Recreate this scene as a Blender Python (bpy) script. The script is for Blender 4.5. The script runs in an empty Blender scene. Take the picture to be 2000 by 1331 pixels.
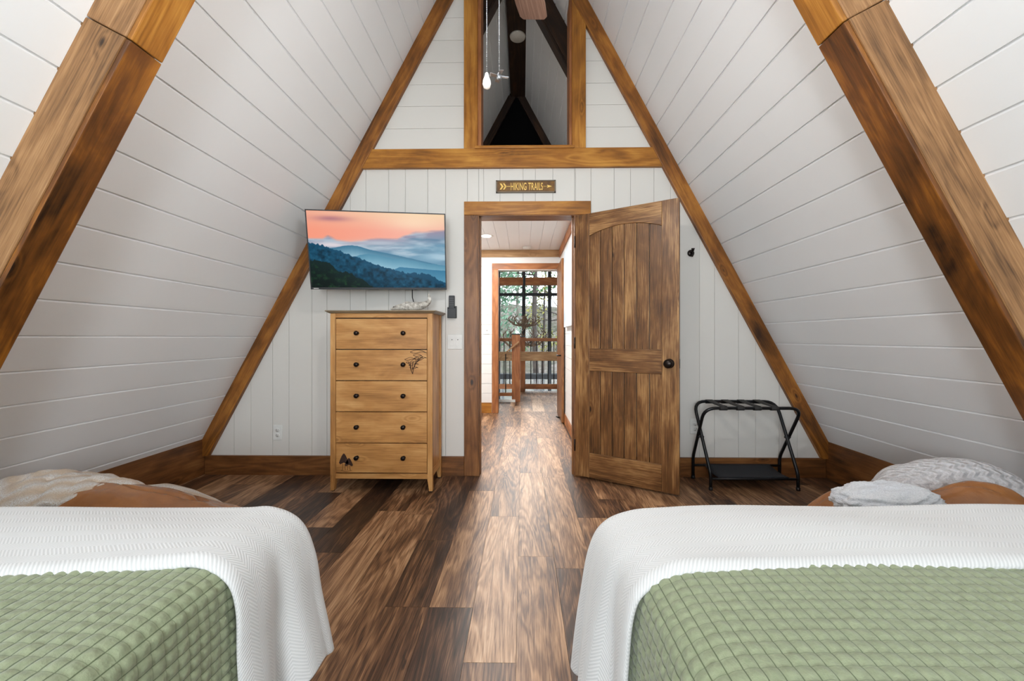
import bpy, bmesh, math, random
import numpy as np
from mathutils import Vector, Matrix, noise
from math import sin, cos, pi, radians, sqrt

# ------------------------------------------------------------------ camera, world, lights, exposure
sc = bpy.context.scene
COL = sc.collection
sc.view_settings.view_transform = 'Standard'
sc.view_settings.look = 'None'
sc.view_settings.gamma = 1
sc.view_settings.use_curve_mapping = False
EXPO = 0.0
sc.view_settings.exposure = EXPO
try:
    sc.cycles.max_bounces = 10
    sc.cycles.diffuse_bounces = 6
    sc.cycles.sample_clamp_indirect = 6
except Exception:
    pass

cd = bpy.data.cameras.new('camera')
cd.sensor_width = 36
cd.lens = 776 * 36 / 2000
cd.shift_x = -0.004
cd.shift_y = -0.00275
cd.clip_start = 0.05
cam = bpy.data.objects.new('camera', cd)
cam.location = (0, 0, 1.09)
cam.rotation_euler = (radians(90), 0, radians(0.9))
COL.objects.link(cam)
sc.camera = cam

world = bpy.data.worlds.new('overcast_sky')
sc.world = world
world.use_nodes = True
wn = world.node_tree
wn.nodes.clear()
wo = wn.nodes.new('ShaderNodeOutputWorld')
wb = wn.nodes.new('ShaderNodeBackground')
wb.inputs[0].default_value = (0.86, 0.93, 1.0, 1)
wb.inputs[1].default_value = 5.0
wn.links.new(wb.outputs[0], wo.inputs[0])


def area(name, loc, rot, sx, sy, power, color=(1, 1, 1), spread=180):
    l = bpy.data.lights.new(name, 'AREA')
    l.shape = 'RECTANGLE'
    l.size = sx
    l.size_y = sy
    l.energy = power
    l.color = color
    l.spread = radians(spread)
    o = bpy.data.objects.new(name, l)
    o.location = loc
    o.rotation_euler = [radians(a) for a in rot]
    COL.objects.link(o)
    return o


# fill panel added at the rear window, unseen behind the camera
area('rear_fill_panel', (-0.085, -2.34, 1.75), (90, 0, 0), 2.3, 1.7, 28, (0.87, 0.945, 1.0))
# added light panel outside the window front, out of view, brightens landing and floor
area('great_window_fill_panel', (0.0, 11.75, 3.95), (-66, 0, 0), 2.8, 1.0, 380, (1.0, 0.99, 0.97))
# portals tell the renderer where the sky light enters
for nm, lc, rt, sx, sy in (('great_window_portal', (-.085, 10.98, .9), (-90, 0, 0), 6.4, 7.4), ('rear_window_portal', (-.085, -2.45, 1.75), (90, 0, 0), 2.33, 1.8)):
    po = area(nm, lc, rt, sx, sy, 1.0)
    po.data.cycles.is_portal = True
# bare fill light added behind the camera; no lamp stands there
bl = bpy.data.lights.new('rear_fill_point', 'POINT'); bl.energy = 122; bl.shadow_soft_size = .3; bl.color = (0.88, 0.95, 1.0)
blo = bpy.data.objects.new('rear_fill_point', bl); blo.location = (-.45, -1.5, 1.25); COL.objects.link(blo)

# ------------------------------------------------------------------ small tools
R = random.Random(7)


def tag(o, label=None, cat=None, group=None, kind=None):
    if label: o['label'] = label
    if cat: o['category'] = cat
    if group: o['group'] = group
    if kind: o['kind'] = kind
    return o


def empty(name, loc=(0, 0, 0), rz=0.0, parent=None):
    o = bpy.data.objects.new(name, None)
    o.empty_display_size = 0.1
    o.location = loc
    o.rotation_euler = (0, 0, rz)
    COL.objects.link(o)
    if parent: o.parent = parent
    return o


def copy_tree(o, parent=None):
    c = o.copy()
    COL.objects.link(c)
    if parent:
        c.parent = parent
    for ch in list(o.children):
        copy_tree(ch, c)
    return c


class MB:
    """collects shapes; build() links them as one mesh object"""
    def __init__(self, grain=(1, 0, 0)):
        self.v = []; self.f = []; self.g = Vector(grain)

    def _add(self, vs, fs, grain=None, tone=0.0, mi=0, smooth=False, M=None):
        b = len(self.v)
        if M is not None:
            vs = [M @ Vector(p) for p in vs]
        self.v += [tuple(p) for p in vs]
        g = Vector(grain) if grain is not None else self.g
        off = (R.uniform(0, 40), R.uniform(0, 40))
        for f in fs:
            self.f.append((tuple(b + i for i in f), g, off, tone, mi, smooth))
        return self

    def box(self, lo, hi, **k):
        x0, y0, z0 = lo; x1, y1, z1 = hi
        vs = [(x0, y0, z0), (x1, y0, z0), (x1, y1, z0), (x0, y1, z0), (x0, y0, z1), (x1, y0, z1), (x1, y1, z1), (x0, y1, z1)]
        fs = [(0, 3, 2, 1), (4, 5, 6, 7), (0, 1, 5, 4), (1, 2, 6, 5), (2, 3, 7, 6), (3, 0, 4, 7)]
        return self._add(vs, fs, **k)

    def prism(self, poly, depth, axis='y', at=0.0, **k):
        """extrude a 2-D outline; axis y: poly=(x,z); axis z: (x,y); axis x: (y,z)"""
        n = len(poly)
        if axis == 'y': mk = lambda p, d: (p[0], d, p[1])
        elif axis == 'z': mk = lambda p, d: (p[0], p[1], d)
        else: mk = lambda p, d: (d, p[0], p[1])
        vs = [mk(p, at) for p in poly] + [mk(p, at + depth) for p in poly]
        fs = [tuple(range(n)), tuple(range(2 * n - 1, n - 1, -1))]
        fs += [(i, i + n, (i + 1) % n + n, (i + 1) % n) for i in range(n)]
        return self._add(vs, fs, **k)

    def tube(self, pts, r, n=10, cap=True, **k):
        pts = [Vector(p) for p in pts]
        m = len(pts)
        rs = r if isinstance(r, (list, tuple)) else [r] * m
        vs = []; fs = []
        t = (pts[1] - pts[0]).normalized()
        a = t.orthogonal().normalized()
        for i, p in enumerate(pts):
            if i == 0: t2 = (pts[1] - pts[0])
            elif i == m - 1: t2 = (pts[-1] - pts[-2])
            else: t2 = (pts[i + 1] - pts[i - 1])
            t2.normalize()
            a = (a - t2 * a.dot(t2)).normalized()
            b = t2.cross(a)
            for j in range(n):
                an = 2 * pi * j / n
                vs.append(p + (a * cos(an) + b * sin(an)) * rs[i])
        for i in range(m - 1):
            for j in range(n):
                fs.append((i * n + j, i * n + (j + 1) % n, (i + 1) * n + (j + 1) % n, (i + 1) * n + j))
        if cap:
            fs.append(tuple(range(n - 1, -1, -1)))
            fs.append(tuple((m - 1) * n + j for j in range(n)))
        k.setdefault('smooth', True)
        return self._add(vs, fs, **k)

    def lathe(self, prof, n=24, M=None, **k):
        """prof = [(r, z)...] turned about local z"""
        vs = []; fs = []
        for r, z in prof:
            for j in range(n):
                an = 2 * pi * j / n
                vs.append((r * cos(an), r * sin(an), z))
        for i in range(len(prof) - 1):
            for j in range(n):
                fs.append((i * n + j, i * n + (j + 1) % n, (i + 1) * n + (j + 1) % n, (i + 1) * n + j))
        fs.append(tuple(range(n - 1, -1, -1)))
        fs.append(tuple((len(prof) - 1) * n + j for j in range(n)))
        k.setdefault('smooth', True)
        return self._add(vs, fs, M=M, **k)

    def build(self, name, mats, parent=None, bevel=0.0, loc=None, rot=None, seg=2, solid=0.0):
        me = bpy.data.meshes.new(name)
        me.from_pydata(self.v, [], [f[0] for f in self.f])
        if not isinstance(mats, (list, tuple)): mats = [mats]
        for m in mats: me.materials.append(m)
        uv = me.uv_layers.new(name='UVMap')
        at = me.attributes.new('tone', 'FLOAT', 'FACE')
        vv = [Vector(p) for p in self.v]
        for pi_, p in enumerate(me.polygons):
            idx, g, off, tone, mi, sm = self.f[pi_]
            n = p.normal
            if abs(n.dot(g)) > 0.9:
                g2 = g.orthogonal().normalized()
            else:
                g2 = (g - n * g.dot(n)).normalized()
            h = n.cross(g2)
            # keep the sign of h steady so neighbouring faces share their grain
            for li in p.loop_indices:
                q = vv[me.loops[li].vertex_index]
                uv.data[li].uv = (q.dot(g2) + off[0], q.dot(h) + off[1])
            p.material_index = mi
            p.use_smooth = sm
            at.data[pi_].value = tone
        me.update()
        o = bpy.data.objects.new(name, me)
        COL.objects.link(o)
        if parent: o.parent = parent
        if loc is not None: o.location = loc
        if rot is not None: o.rotation_euler = rot
        if bevel > 0:
            m = o.modifiers.new('edge', 'BEVEL')
            m.width = bevel; m.segments = seg; m.limit_method = 'ANGLE'; m.angle_limit = radians(40)
            m.harden_normals = False
        return o


def grid_object(name, P, UV, mat, parent=None, closed_u=False, solid=0.0, smooth=True):
    """P: (n, m, 3) array of points, UV: (n, m, 2)"""
    n, m = P.shape[:2]
    me = bpy.data.meshes.new(name)
    idx = np.arange(n * m).reshape(n, m)
    if closed_u:
        idx = np.vstack([idx, idx[:1]])
    a = idx[:-1, :-1].ravel(); b = idx[1:, :-1].ravel(); c = idx[1:, 1:].ravel(); d = idx[:-1, 1:].ravel()
    q = np.stack([a, b, c, d], 1)
    me.vertices.add(n * m)
    me.vertices.foreach_set('co', P.reshape(-1).astype(np.float32))
    nf = len(q)
    me.loops.add(nf * 4)
    me.loops.foreach_set('vertex_index', q.ravel().astype(np.int32))
    me.polygons.add(nf)
    me.polygons.foreach_set('loop_start', (np.arange(nf) * 4).astype(np.int32))
    me.polygons.foreach_set('loop_total', np.full(nf, 4, dtype=np.int32))
    me.update(calc_edges=True)
    uv = me.uv_layers.new(name='UVMap')
    uv.data.foreach_set('uv', UV.reshape(-1, 2)[q.ravel()].reshape(-1).astype(np.float32))
    me.polygons.foreach_set('use_smooth', np.full(nf, smooth))
    me.materials.append(mat)
    me.validate()
    o = bpy.data.objects.new(name, me)
    COL.objects.link(o)
    if parent: o.parent = parent
    if solid:
        s = o.modifiers.new('thick', 'SOLIDIFY'); s.thickness = solid; s.offset = -1
    return o


# ------------------------------------------------------------------ materials
class G:
    def __init__(self, name):
        self.m = bpy.data.materials.new(name)
        self.m.use_nodes = True
        self.nt = self.m.node_tree
        self.nt.nodes.clear()
        self.out = self.nt.nodes.new('ShaderNodeOutputMaterial')
        self.b = self.nt.nodes.new('ShaderNodeBsdfPrincipled')
        self.nt.links.new(self.b.outputs[0], self.out.inputs[0])

    def put(self, node, key, val):
        if isinstance(val, bpy.types.NodeSocket):
            self.nt.links.new(val, node.inputs[key])
        elif val is not None:
            if isinstance(val, (tuple, list)) and len(val) == 3 and node.inputs[key].type == 'RGBA':
                val = (*val, 1)
            node.inputs[key].default_value = val

    def n(self, typ, ins=None, **props):
        node = self.nt.nodes.new(typ)
        for k, v in props.items(): setattr(node, k, v)
        for k, v in (ins or {}).items(): self.put(node, k, v)
        return node

    def math(self, op, a, b=None, c=None, clamp=False):
        node = self.n('ShaderNodeMath', operation=op, use_clamp=clamp)
        self.put(node, 0, a)
        if b is not None: self.put(node, 1, b)
        if c is not None: self.put(node, 2, c)
        return node.outputs[0]

    def comb(self, x, y, z=0.0):
        return self.n('ShaderNodeCombineXYZ', {0: x, 1: y, 2: z}).outputs[0]

    def uvs(self):
        s = self.n('ShaderNodeSeparateXYZ', {0: self.n('ShaderNodeUVMap').outputs[0]})
        return s.outputs[0], s.outputs[1]

    def noise(self, vec, scale=1.0, detail=3.0, rough=0.5, dist=0.0):
        return self.n('ShaderNodeTexNoise', {'Vector': vec, 'Scale': scale, 'Detail': detail, 'Roughness': rough, 'Distortion': dist}).outputs[0]

    def ramp(self, fac, stops):
        r = self.n('ShaderNodeValToRGB', {0: fac})
        e = r.color_ramp.elements
        while len(e) < len(stops): e.new(0.5)
        for el, (p, c) in zip(e, stops):
            el.position = p
            el.color = (*c, 1) if len(c) == 3 else c
        return r.outputs[0]

    def maprange(self, v, a, b, c=0.0, d=1.0, smooth=False):
        node = self.n('ShaderNodeMapRange', {0: v, 1: a, 2: b, 3: c, 4: d})
        if smooth: node.interpolation_type = 'SMOOTHSTEP'
        return node.outputs[0]

    def mix(self, fac, a, b, typ='MIX'):
        node = self.nt.nodes.new('ShaderNodeMix')
        node.data_type = 'RGBA'; node.blend_type = typ
        self.put(node, 0, fac)
        for k, v in ((6, a), (7, b)):
            if isinstance(v, bpy.types.NodeSocket): self.nt.links.new(v, node.inputs[k])
            else: node.inputs[k].default_value = (*v, 1) if len(v) == 3 else v
        return node.outputs[2]

    def bump(self, h, strength=0.3, dist=0.002):
        o = self.n('ShaderNodeBump', {'Height': h, 'Strength': strength, 'Distance': dist}).outputs[0]
        self.put(self.b, 'Normal', o)

    def set(self, **k):
        for a, v in k.items():
            self.put(self.b, {'color': 'Base Color', 'rough': 'Roughness', 'metal': 'Metallic', 'spec': 'Specular IOR Level',
                              'sheen': 'Sheen Weight', 'emit': 'Emission Color', 'estr': 'Emission Strength', 'coat': 'Coat Weight'}[a], v)
        return self


def lin(r, g, b):
    f = lambda c: (c / 255 / 12.92) if c <= 10 else ((c / 255 + 0.055) / 1.055) ** 2.4
    return (f(r), f(g), f(b))


def plain(name, rgb, rough=0.5, metal=0.0, spec=0.5, bumpy=0.0, bscale=200):
    g = G(name)
    g.set(color=lin(*rgb), rough=rough, metal=metal, spec=spec)
    co = g.n('ShaderNodeTexCoord').outputs['Object']
    nz = g.noise(co, 14, 3)
    g.put(g.b, 'Base Color', g.mix(g.maprange(nz, 0.3, 0.7), tuple(c * 0.94 for c in lin(*rgb)), tuple(min(1, c * 1.05) for c in lin(*rgb))))
    if bumpy:
        g.bump(g.noise(co, bscale, 2), bumpy, 0.002)
    return g.m


def wood(name, dark, mid, light, rough=0.42, knots=1.0, ring=7.0, across=7.0, blotch=0.5, fine=0.35, bump=0.25, gain=1.0, bias=0.0, coat=0.0, spec=0.4, wave=0.2):
    g = G(name)
    u, v = g.uvs()
    M = g.math
    A = g.noise(g.comb(M('MULTIPLY', u, 0.9), M('MULTIPLY', v, across)), 1.0, 2.5, 0.5, 0.4)
    vo = g.n('ShaderNodeTexVoronoi', {'Vector': g.comb(M('MULTIPLY', u, 3.6), M('MULTIPLY', v, 9.0)), 'Scale': 1.0, 'Randomness': 1.0})
    kd = g.maprange(vo.outputs['Distance'], 0.05, 0.32, 1.0, 0.0, smooth=True)
    pick = g.maprange(g.n('ShaderNodeSeparateColor', {0: vo.outputs['Color']}).outputs[0], .45, .75, 0.0, 1.0)
    kd = M('MULTIPLY', kd, pick)
    core = M('MULTIPLY', g.maprange(vo.outputs['Distance'], 0.03, 0.12, 1.0, 0.0, smooth=True), pick)
    rings = M('ADD', M('MULTIPLY', A, ring), M('MULTIPLY', kd, 1.6))
    wv = M('ADD', M('MULTIPLY', M('SINE', M('MULTIPLY', rings, 6.283)), 0.5), 0.5)
    fi = g.noise(g.comb(M('MULTIPLY', u, 5.0), M('MULTIPLY', v, 170.0)), 1.0, 3, 0.6)
    bl = g.noise(g.comb(M('MULTIPLY', u, 2.4), M('MULTIPLY', v, 6.0)), 1.0, 4, 0.6, 0.5)
    tone = g.n('ShaderNodeAttribute', attribute_name='tone').outputs['Fac']
    f = M('MULTIPLY', M('SUBTRACT', wv, 0.5), wave)
    f = M('ADD', f, M('MULTIPLY', M('SUBTRACT', fi, 0.5), fine * 1.6))
    f = M('ADD', f, M('MULTIPLY', M('SUBTRACT', bl, 0.5), blotch * 1.9))
    f = M('SUBTRACT', f, M('MULTIPLY', M('ADD', M('MULTIPLY', core, 0.6), M('MULTIPLY', kd, 0.10)), knots))
    f = M('ADD', M('ADD', M('MULTIPLY', f, gain), 0.5 + bias), tone)
    c = g.ramp(f, [(0.0, lin(*dark)), (0.5, lin(*mid)), (1.0, lin(*light))])
    g.set(color=c, rough=g.maprange(fi, 0.2, 0.8, rough + 0.08, rough - 0.06), spec=spec, coat=coat)
    g.bump(M('ADD', fi, M('MULTIPLY', wv, 0.4)), bump, 0.001)
    return g.m


W_BEAM = wood('amber_stained_pine', (60, 32, 8), (162, 104, 36), (214, 156, 70), rough=0.4, blotch=0.6)
W_RAFTER = wood('rafter_stained_pine', (56, 38, 24), (152, 110, 70), (194, 150, 104), rough=0.5, blotch=0.5, fine=0.6)
W_RAKE = wood('brown_amber_pine', (46, 24, 8), (134, 82, 30), (188, 126, 54), rough=0.4, blotch=0.8)
W_SOFFIT = wood('shaded_amber_pine', (34, 18, 6), (112, 66, 24), (176, 112, 38), rough=0.36, blotch=1.0, fine=0.3)  # rafter pine again, with the shade of the underside put into its colour
W_TRIM = wood('brown_stained_trim', (42, 24, 12), (120, 76, 40), (168, 116, 68), rough=0.4, blotch=0.6)
W_DOOR = wood('knotty_door_wood', (48, 28, 14), (122, 82, 46), (196, 150, 96), rough=0.36, knots=0.9, ring=4, across=9, fine=0.75, blotch=0.62, gain=1.1, wave=0.12)
W_DRESS = wood('honey_dresser_wood', (112, 68, 32), (188, 134, 76), (224, 176, 116), rough=0.4, knots=0.12, ring=4, across=6, fine=0.5, blotch=0.7, bump=0.12, gain=0.9)
W_TABLETOP = wood('greyed_dresser_top', (84, 70, 52), (140, 124, 100), (180, 165, 140), rough=0.35, knots=0.1, blotch=0.4)
W_RAIL = wood('loft_rail_timber', (78, 42, 20), (150, 92, 50), (190, 132, 84), rough=0.5)
W_BEAM_PALE = wood('pale_loft_timber', (100, 72, 44), (164, 126, 86), (200, 168, 124), rough=0.55)
W_BLADE = wood('fan_blade_wood', (96, 72, 62), (140, 108, 92), (176, 146, 128), rough=0.5, knots=0.0, ring=10, across=30)
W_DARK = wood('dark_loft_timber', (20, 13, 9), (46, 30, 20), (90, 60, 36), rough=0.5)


def floor_material():
    g = G('rustic_vinyl_planks')
    u, v = g.uvs()
    M = g.math
    tone = g.n('ShaderNodeAttribute', attribute_name='tone').outputs['Fac']
    A = g.noise(g.comb(M('MULTIPLY', u, 0.8), M('MULTIPLY', v, 6.5)), 1.0, 3, 0.55, 0.7)
    wv = M('ADD', M('MULTIPLY', M('SINE', M('MULTIPLY', A, 75.0)), 0.5), 0.5)
    fi = g.noise(g.comb(M('MULTIPLY', u, 7.0), M('MULTIPLY', v, 210.0)), 1.0, 3, 0.65)
    bl = g.noise(g.comb(M('MULTIPLY', u, 1.5), M('MULTIPLY', v, 9.0)), 1.0, 4, 0.6, 0.9)
    cr = g.noise(g.comb(M('MULTIPLY', u, 3.0), M('MULTIPLY', v, 26.0)), 1.0, 3, 0.6, 1.5)
    crack = g.maprange(cr, 0.66, 0.76, 0.0, 1.0)
    f = M('MULTIPLY', M('SUBTRACT', wv, 0.5), 0.20)
    f = M('ADD', f, M('MULTIPLY', M('SUBTRACT', fi, 0.5), 0.85))
    f = M('ADD', f, M('MULTIPLY', M('SUBTRACT', bl, 0.5), 1.1))
    f = M('SUBTRACT', f, M('MULTIPLY', crack, 0.35))
    f = M('ADD', f, tone)
    f = M('ADD', f, 0.37)
    c = g.ramp(f, [(0.0, lin(44, 30, 22)), (0.22, lin(78, 52, 36)), (0.45, lin(126, 90, 62)), (0.7, lin(178, 138, 102)), (1.0, lin(210, 176, 142))])
    g.set(color=c, rough=g.maprange(fi, 0.2, 0.8, 0.50, 0.36), spec=0.5)
    g.bump(M('ADD', fi, M('MULTIPLY', wv, 0.35)), 0.22, 0.001)
    return g.m


FLOOR = floor_material()


def paint(name, rgb, rough=0.42):
    g = G(name)
    co = g.n('ShaderNodeTexCoord').outputs['Object']
    n1 = g.noise(co, 1.3, 3)
    c0 = lin(*rgb)
    g.set(color=g.mix(g.maprange(n1, 0.3, 0.7), tuple(c * 0.965 for c in c0), c0), rough=rough, spec=0.35)
    g.bump(g.noise(co, 60, 3), 0.04, 0.001)
    return g.m


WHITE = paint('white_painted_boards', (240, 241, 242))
WHITE_END = paint('white_end_wall_boards', (221, 218, 212))  # same paint as the slopes; weaker light put into the colour
WHITE2 = paint('white_hall_boards', (236, 236, 235))
GAP = plain('shadow_gap', (176, 174, 170), 0.9)
UNDER = plain('floor_underlay', (30, 22, 18), 0.9)
BLACK = plain('black_metal', (22, 22, 24), 0.35, 0.3)
BLACKMATTE = plain('black_plastic', (30, 30, 32), 0.45)
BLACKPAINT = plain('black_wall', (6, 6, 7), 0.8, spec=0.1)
BRONZE = plain('dark_bronze', (38, 30, 26), 0.32, 0.7)
PLASTIC = plain('white_plastic', (226, 226, 222), 0.35)
SLOT = plain('slot_shadow', (70, 66, 62), 0.6)
STRAP = plain('black_webbing', (48, 46, 44), 0.8, bumpy=0.4, bscale=500)
SHELFCLOTH = plain('navy_black_cloth', (20, 24, 32), 0.7, bumpy=0.3, bscale=400)
CHROME = plain('steel', (180, 182, 186), 0.3, 1.0)
WINFRAME = plain('black_window_frame', (34, 38, 42), 0.5)
CEIL = paint('white_ceiling', (240, 240, 240))


def glass_material():
    g = G('window_glass')
    tr = g.n('ShaderNodeBsdfTransparent', {0: (0.97, 0.985, 0.98)})
    gl = g.n('ShaderNodeBsdfGlossy', {'Roughness': 0.02})
    fr = g.n('ShaderNodeFresnel', {0: 1.45})
    mx = g.n('ShaderNodeMixShader', {0: fr.outputs[0]})
    g.nt.links.new(tr.outputs[0], mx.inputs[1])
    g.nt.links.new(gl.outputs[0], mx.inputs[2])
    g.nt.links.new(mx.outputs[0], g.out.inputs[0])
    return g.m


GLASS = glass_material()


def emitter(name, rgb, strength):
    g = G(name)
    g.set(color=(0.8, 0.8, 0.8), emit=lin(*rgb), estr=strength)
    return g.m


def throw_material():
    g = G('white_herringbone_knit')
    u, v = g.uvs()
    M = g.math
    wob = g.noise(g.comb(u, v), 14.0, 2)
    zz = M('PINGPONG', v, 0.023)
    ph = M('MULTIPLY', M('ADD', M('ADD', u, M('MULTIPLY', zz, 1.1)), M('MULTIPLY', wob, 0.006)), 6.283 / 0.0085)
    rib = M('ADD', M('MULTIPLY', M('SINE', ph), 0.5), 0.5)
    thread = g.noise(g.comb(u, v), 420.0, 2)
    h = M('ADD', M('MULTIPLY', rib, 1.0), M('MULTIPLY', thread, 0.5))
    c = g.ramp(rib, [(0.0, lin(192, 192, 191)), (1.0, lin(212, 211, 210))])
    g.set(color=c, rough=0.9, spec=0.15, sheen=0.3)
    g.bump(h, 0.3, 0.0014)
    return g.m


THROW = throw_material()


def quilt_material():
    g = G('sage_green_quilt')
    u, v = g.uvs()
    M = g.math
    S = 0.0245
    du = M('ABSOLUTE', M('SUBTRACT', M('FRACT', M('DIVIDE', u, S)), 0.5))
    dv = M('ABSOLUTE', M('SUBTRACT', M('FRACT', M('DIVIDE', v, S)), 0.5))
    st = M('MAXIMUM', g.maprange(du, 0.44, 0.485, 0.0, 1.0), g.maprange(dv, 0.455, 0.488, 0.0, 0.5))
    nz = g.noise(g.comb(u, v), 70.0, 3, 0.6)
    weave = g.noise(g.comb(u, v), 900.0, 1)
    c = g.mix(g.maprange(nz, 0.3, 0.7), lin(130, 139, 109), lin(145, 153, 123))
    c = g.mix(st, c, lin(74, 84, 56))
    g.set(color=c, rough=0.8, spec=0.2, sheen=0.25)
    g.bump(M('ADD', M('MULTIPLY', nz, 1.0), M('MULTIPLY', weave, 0.12)), 0.6, 0.004)
    return g.m


QUILT = quilt_material()


def leather_material():
    g = G('tan_leather')
    co = g.n('ShaderNodeTexCoord').outputs['Object']
    n1 = g.noise(co, 5, 4)
    c = g.mix(g.maprange(n1, 0.3, 0.7), lin(128, 80, 44), lin(170, 114, 68))
    g.set(color=c, rough=0.24, spec=0.6)
    g.bump(g.math('ADD', g.noise(co, 9, 3), g.math('MULTIPLY', g.noise(co, 260, 2), 0.04)), 0.6, 0.03)
    return g.m


LEATHER = leather_material()


def fuzzy_material(name, a, b, stripes=0.0, scale=240, knit=False):
    g = G(name)
    u, v = g.uvs()
    M = g.math
    co = g.n('ShaderNodeTexCoord').outputs['Object']
    nz = g.noise(co, scale, 3, 0.7)
    big = g.noise(co, 8, 2)
    if stripes:
        s = M('ADD', M('MULTIPLY', M('SINE', M('ADD', M('MULTIPLY', v, 6.283 / stripes), M('MULTIPLY', big, 3.0))), 0.5), 0.5)
    else:
        s = big
    c = g.mix(s, lin(*a), lin(*b))
    c = g.mix(g.maprange(nz, 0.35, 0.6), tuple(x * 0.82 for x in lin(*a)), c)
    g.set(color=c, rough=0.95, spec=0.1, sheen=0.5)
    h = nz
    if knit:
        lad = M('ADD', M('MULTIPLY', M('SINE', M('ADD', M('MULTIPLY', u, 6.283 / 0.05), M('MULTIPLY', M('SINE', M('MULTIPLY', v, 6.283 / 0.04)), 1.2))), 0.5), 0.5)
        h = M('ADD', M('MULTIPLY', lad, 3.0), nz)
        g.bump(h, 0.8, 0.006)
    else:
        g.bump(M('ADD', nz, M('MULTIPLY', s, 0.8)), 0.9, 0.01)
    return g.m


SHAG = fuzzy_material('cream_tan_shag', (226, 200, 170), (250, 248, 246), stripes=0.09)
SHAG2 = fuzzy_material('white_shag', (236, 238, 244), (246, 247, 250), stripes=0.06)
KNIT = fuzzy_material('grey_white_knit', (205, 202, 204), (222, 219, 220), scale=150, knit=True)

# ------------------------------------------------------------------ the A-frame shell
X0 = -0.085          # centre line
APEX = 4.836
K = 0.5385           # half width = 2.604 - K z
YW = 3.14            # face of the end wall
YB = -2.4            # rear wall
YH = 5.87            # end of the hall


def hw(z): return 2.604 - K * z


NRM = 1 / sqrt(1 + K * K)      # slope normal
SLEN = sqrt(1 + K * K)         # slope length per metre of height


def slope_boards(name, side, y0, y1, z0, z1, first, mat, step=0.154):
    """shiplap boards running along y on one slope: one surface with real grooves"""
    prof = []   # (z, depth)
    prof.append((z0, 0.0))
    z = first
    while z < z1 - 0.01:
        if z > z0 + 0.01:
            prof += [(z - 0.0075, 0.0), (z - 0.0020, 0.0080), (z + 0.0030, 0.0110), (z + 0.0034, 0.0)]
        z += step
    prof.append((z1, 0.0))
    mb = MB((0, 1, 0))
    vs = []
    for yy in (y0, y1):
        for z, d in prof:
            h = hw(z) + d * NRM
            vs.append((X0 + side * h, yy, z + d * K * NRM))
    n = len(prof)
    # an outer skin gives the wall its thickness
    for yy in (y0, y1):
        for z, d in ((z0, .1), (z1, .1)):
            h = hw(z) + d * SLEN
            vs.append((X0 + side * h, yy, z))
    fs = [(i, i + 1, n + i + 1, n + i) if side > 0 else (i, n + i, n + i + 1, i + 1) for i in range(n - 1)]
    a = 2 * n
    fs.append((a, a + 2, a + 3, a + 1))
    mb._add(vs, fs)
    o = mb.build(name, mat)
    return tag(o, kind='structure')


slope_boards('wall_left', -1, YB, YH, 0.0, APEX, 0.327 - 0.154, WHITE)
slope_boards('wall_right', 1, YB, YH, 0.0, APEX, 0.431 - 0.308, WHITE)
slope_boards('wall_great_room_left', -1, YH, 11.0, -2.7, APEX, 0.327 - 0.154, WHITE)
slope_boards('wall_great_room_right', 1, YH, 11.0, -2.7, APEX, 0.431 - 0.308, WHITE)


# ------------------------------------------------------------------ floor planks
def plank_floor(name, x0, x1, y0, y1, special=None, phase=0.0, tbias=0.0, seed=1):
    rr = random.Random(seed)
    mb = MB((0, 1, 0))
    W = 0.178
    L = 1.22
    k0 = math.floor((x0 + 0.021) / W)
    k1 = math.ceil((x1 + 0.021) / W)
    for k in range(k0, k1):
        xa = max(x0, -0.021 + k * W); xb = min(x1, -0.021 + (k + 1) * W)
        if xb - xa < 0.002: continue
        joints = None
        if special and k in special:
            joints = special[k]
        else:
            s = y0 - rr.uniform(0, L)
            joints = []
            last = None
            while s < y1:
                t = rr.choice([-0.26, -0.2, -0.14, -0.08, 0.0, 0.06, 0.14, 0.2])
                if last is not None and abs(t - last) < 0.05: t = -t
                last = t
                joints.append((s, s + L, t)); s += L
        for a, b, t in joints:
            a = max(a, y0); b = min(b, y1)
            if b - a < 0.01: continue
            mb.box((xa + 0.0006, a + 0.0006, -0.012), (xb - 0.0006, b - 0.0006, 0.0), tone=t + tbias)
    o = mb.build(name, FLOOR)
    return tag(o, kind='structure')


SP = {
    -4: [(-2.4, 0.0, 0), (0.0, 1.22, -.15), (1.22, 2.44, 0.10), (2.44, 3.66, -0.02), (3.66, 4.88, .1), (4.88, 6, .0)],
    -3: [(-2.4, 0.9, 0), (0.9, 1.60, -.10), (1.60, 2.13, -0.12), (2.13, 3.35, -0.12), (3.35, 4.57, 0.0), (4.57, 6, .08)],
    -2: [(-2.4, 0.66, .1), (0.66, 1.87, -0.02), (1.87, 3.09, -0.20), (3.09, 4.3, 0.05), (4.3, 6, -.05)],
    -1: [(-2.4, 0.37, .1), (0.37, 1.33, -0.04), (1.33, 2.42, 0.24), (2.42, 3.64, 0.06), (3.64, 4.86, 0.12), (4.86, 6, 0)],
    0: [(-2.4, 0.76, -.1), (0.76, 1.98, 0.13), (1.98, 3.20, 0.20), (3.20, 4.42, 0.02), (4.42, 6, .15)],
    1: [(-2.4, 0.66, .1), (0.66, 1.88, -0.10), (1.88, 3.10, 0.12), (3.10, 4.32, 0.16), (4.32, 6, 0.1)],
    2: [(-2.4, 1.19, -.1), (1.19, 2.41, 0.06), (2.41, 3.63, -0.10), (3.63, 6, 0.06)],
}
SP[-2] = [(-2.4, 0.38, .1), (0.38, 1.60, -0.24), (1.60, 2.82, 0.10), (2.82, 4.04, -0.04), (4.04, 6, -.05)]
plank_floor('floor', X0 - 2.604, X0 + 2.604, YB, YH, SP, seed=11)
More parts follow.
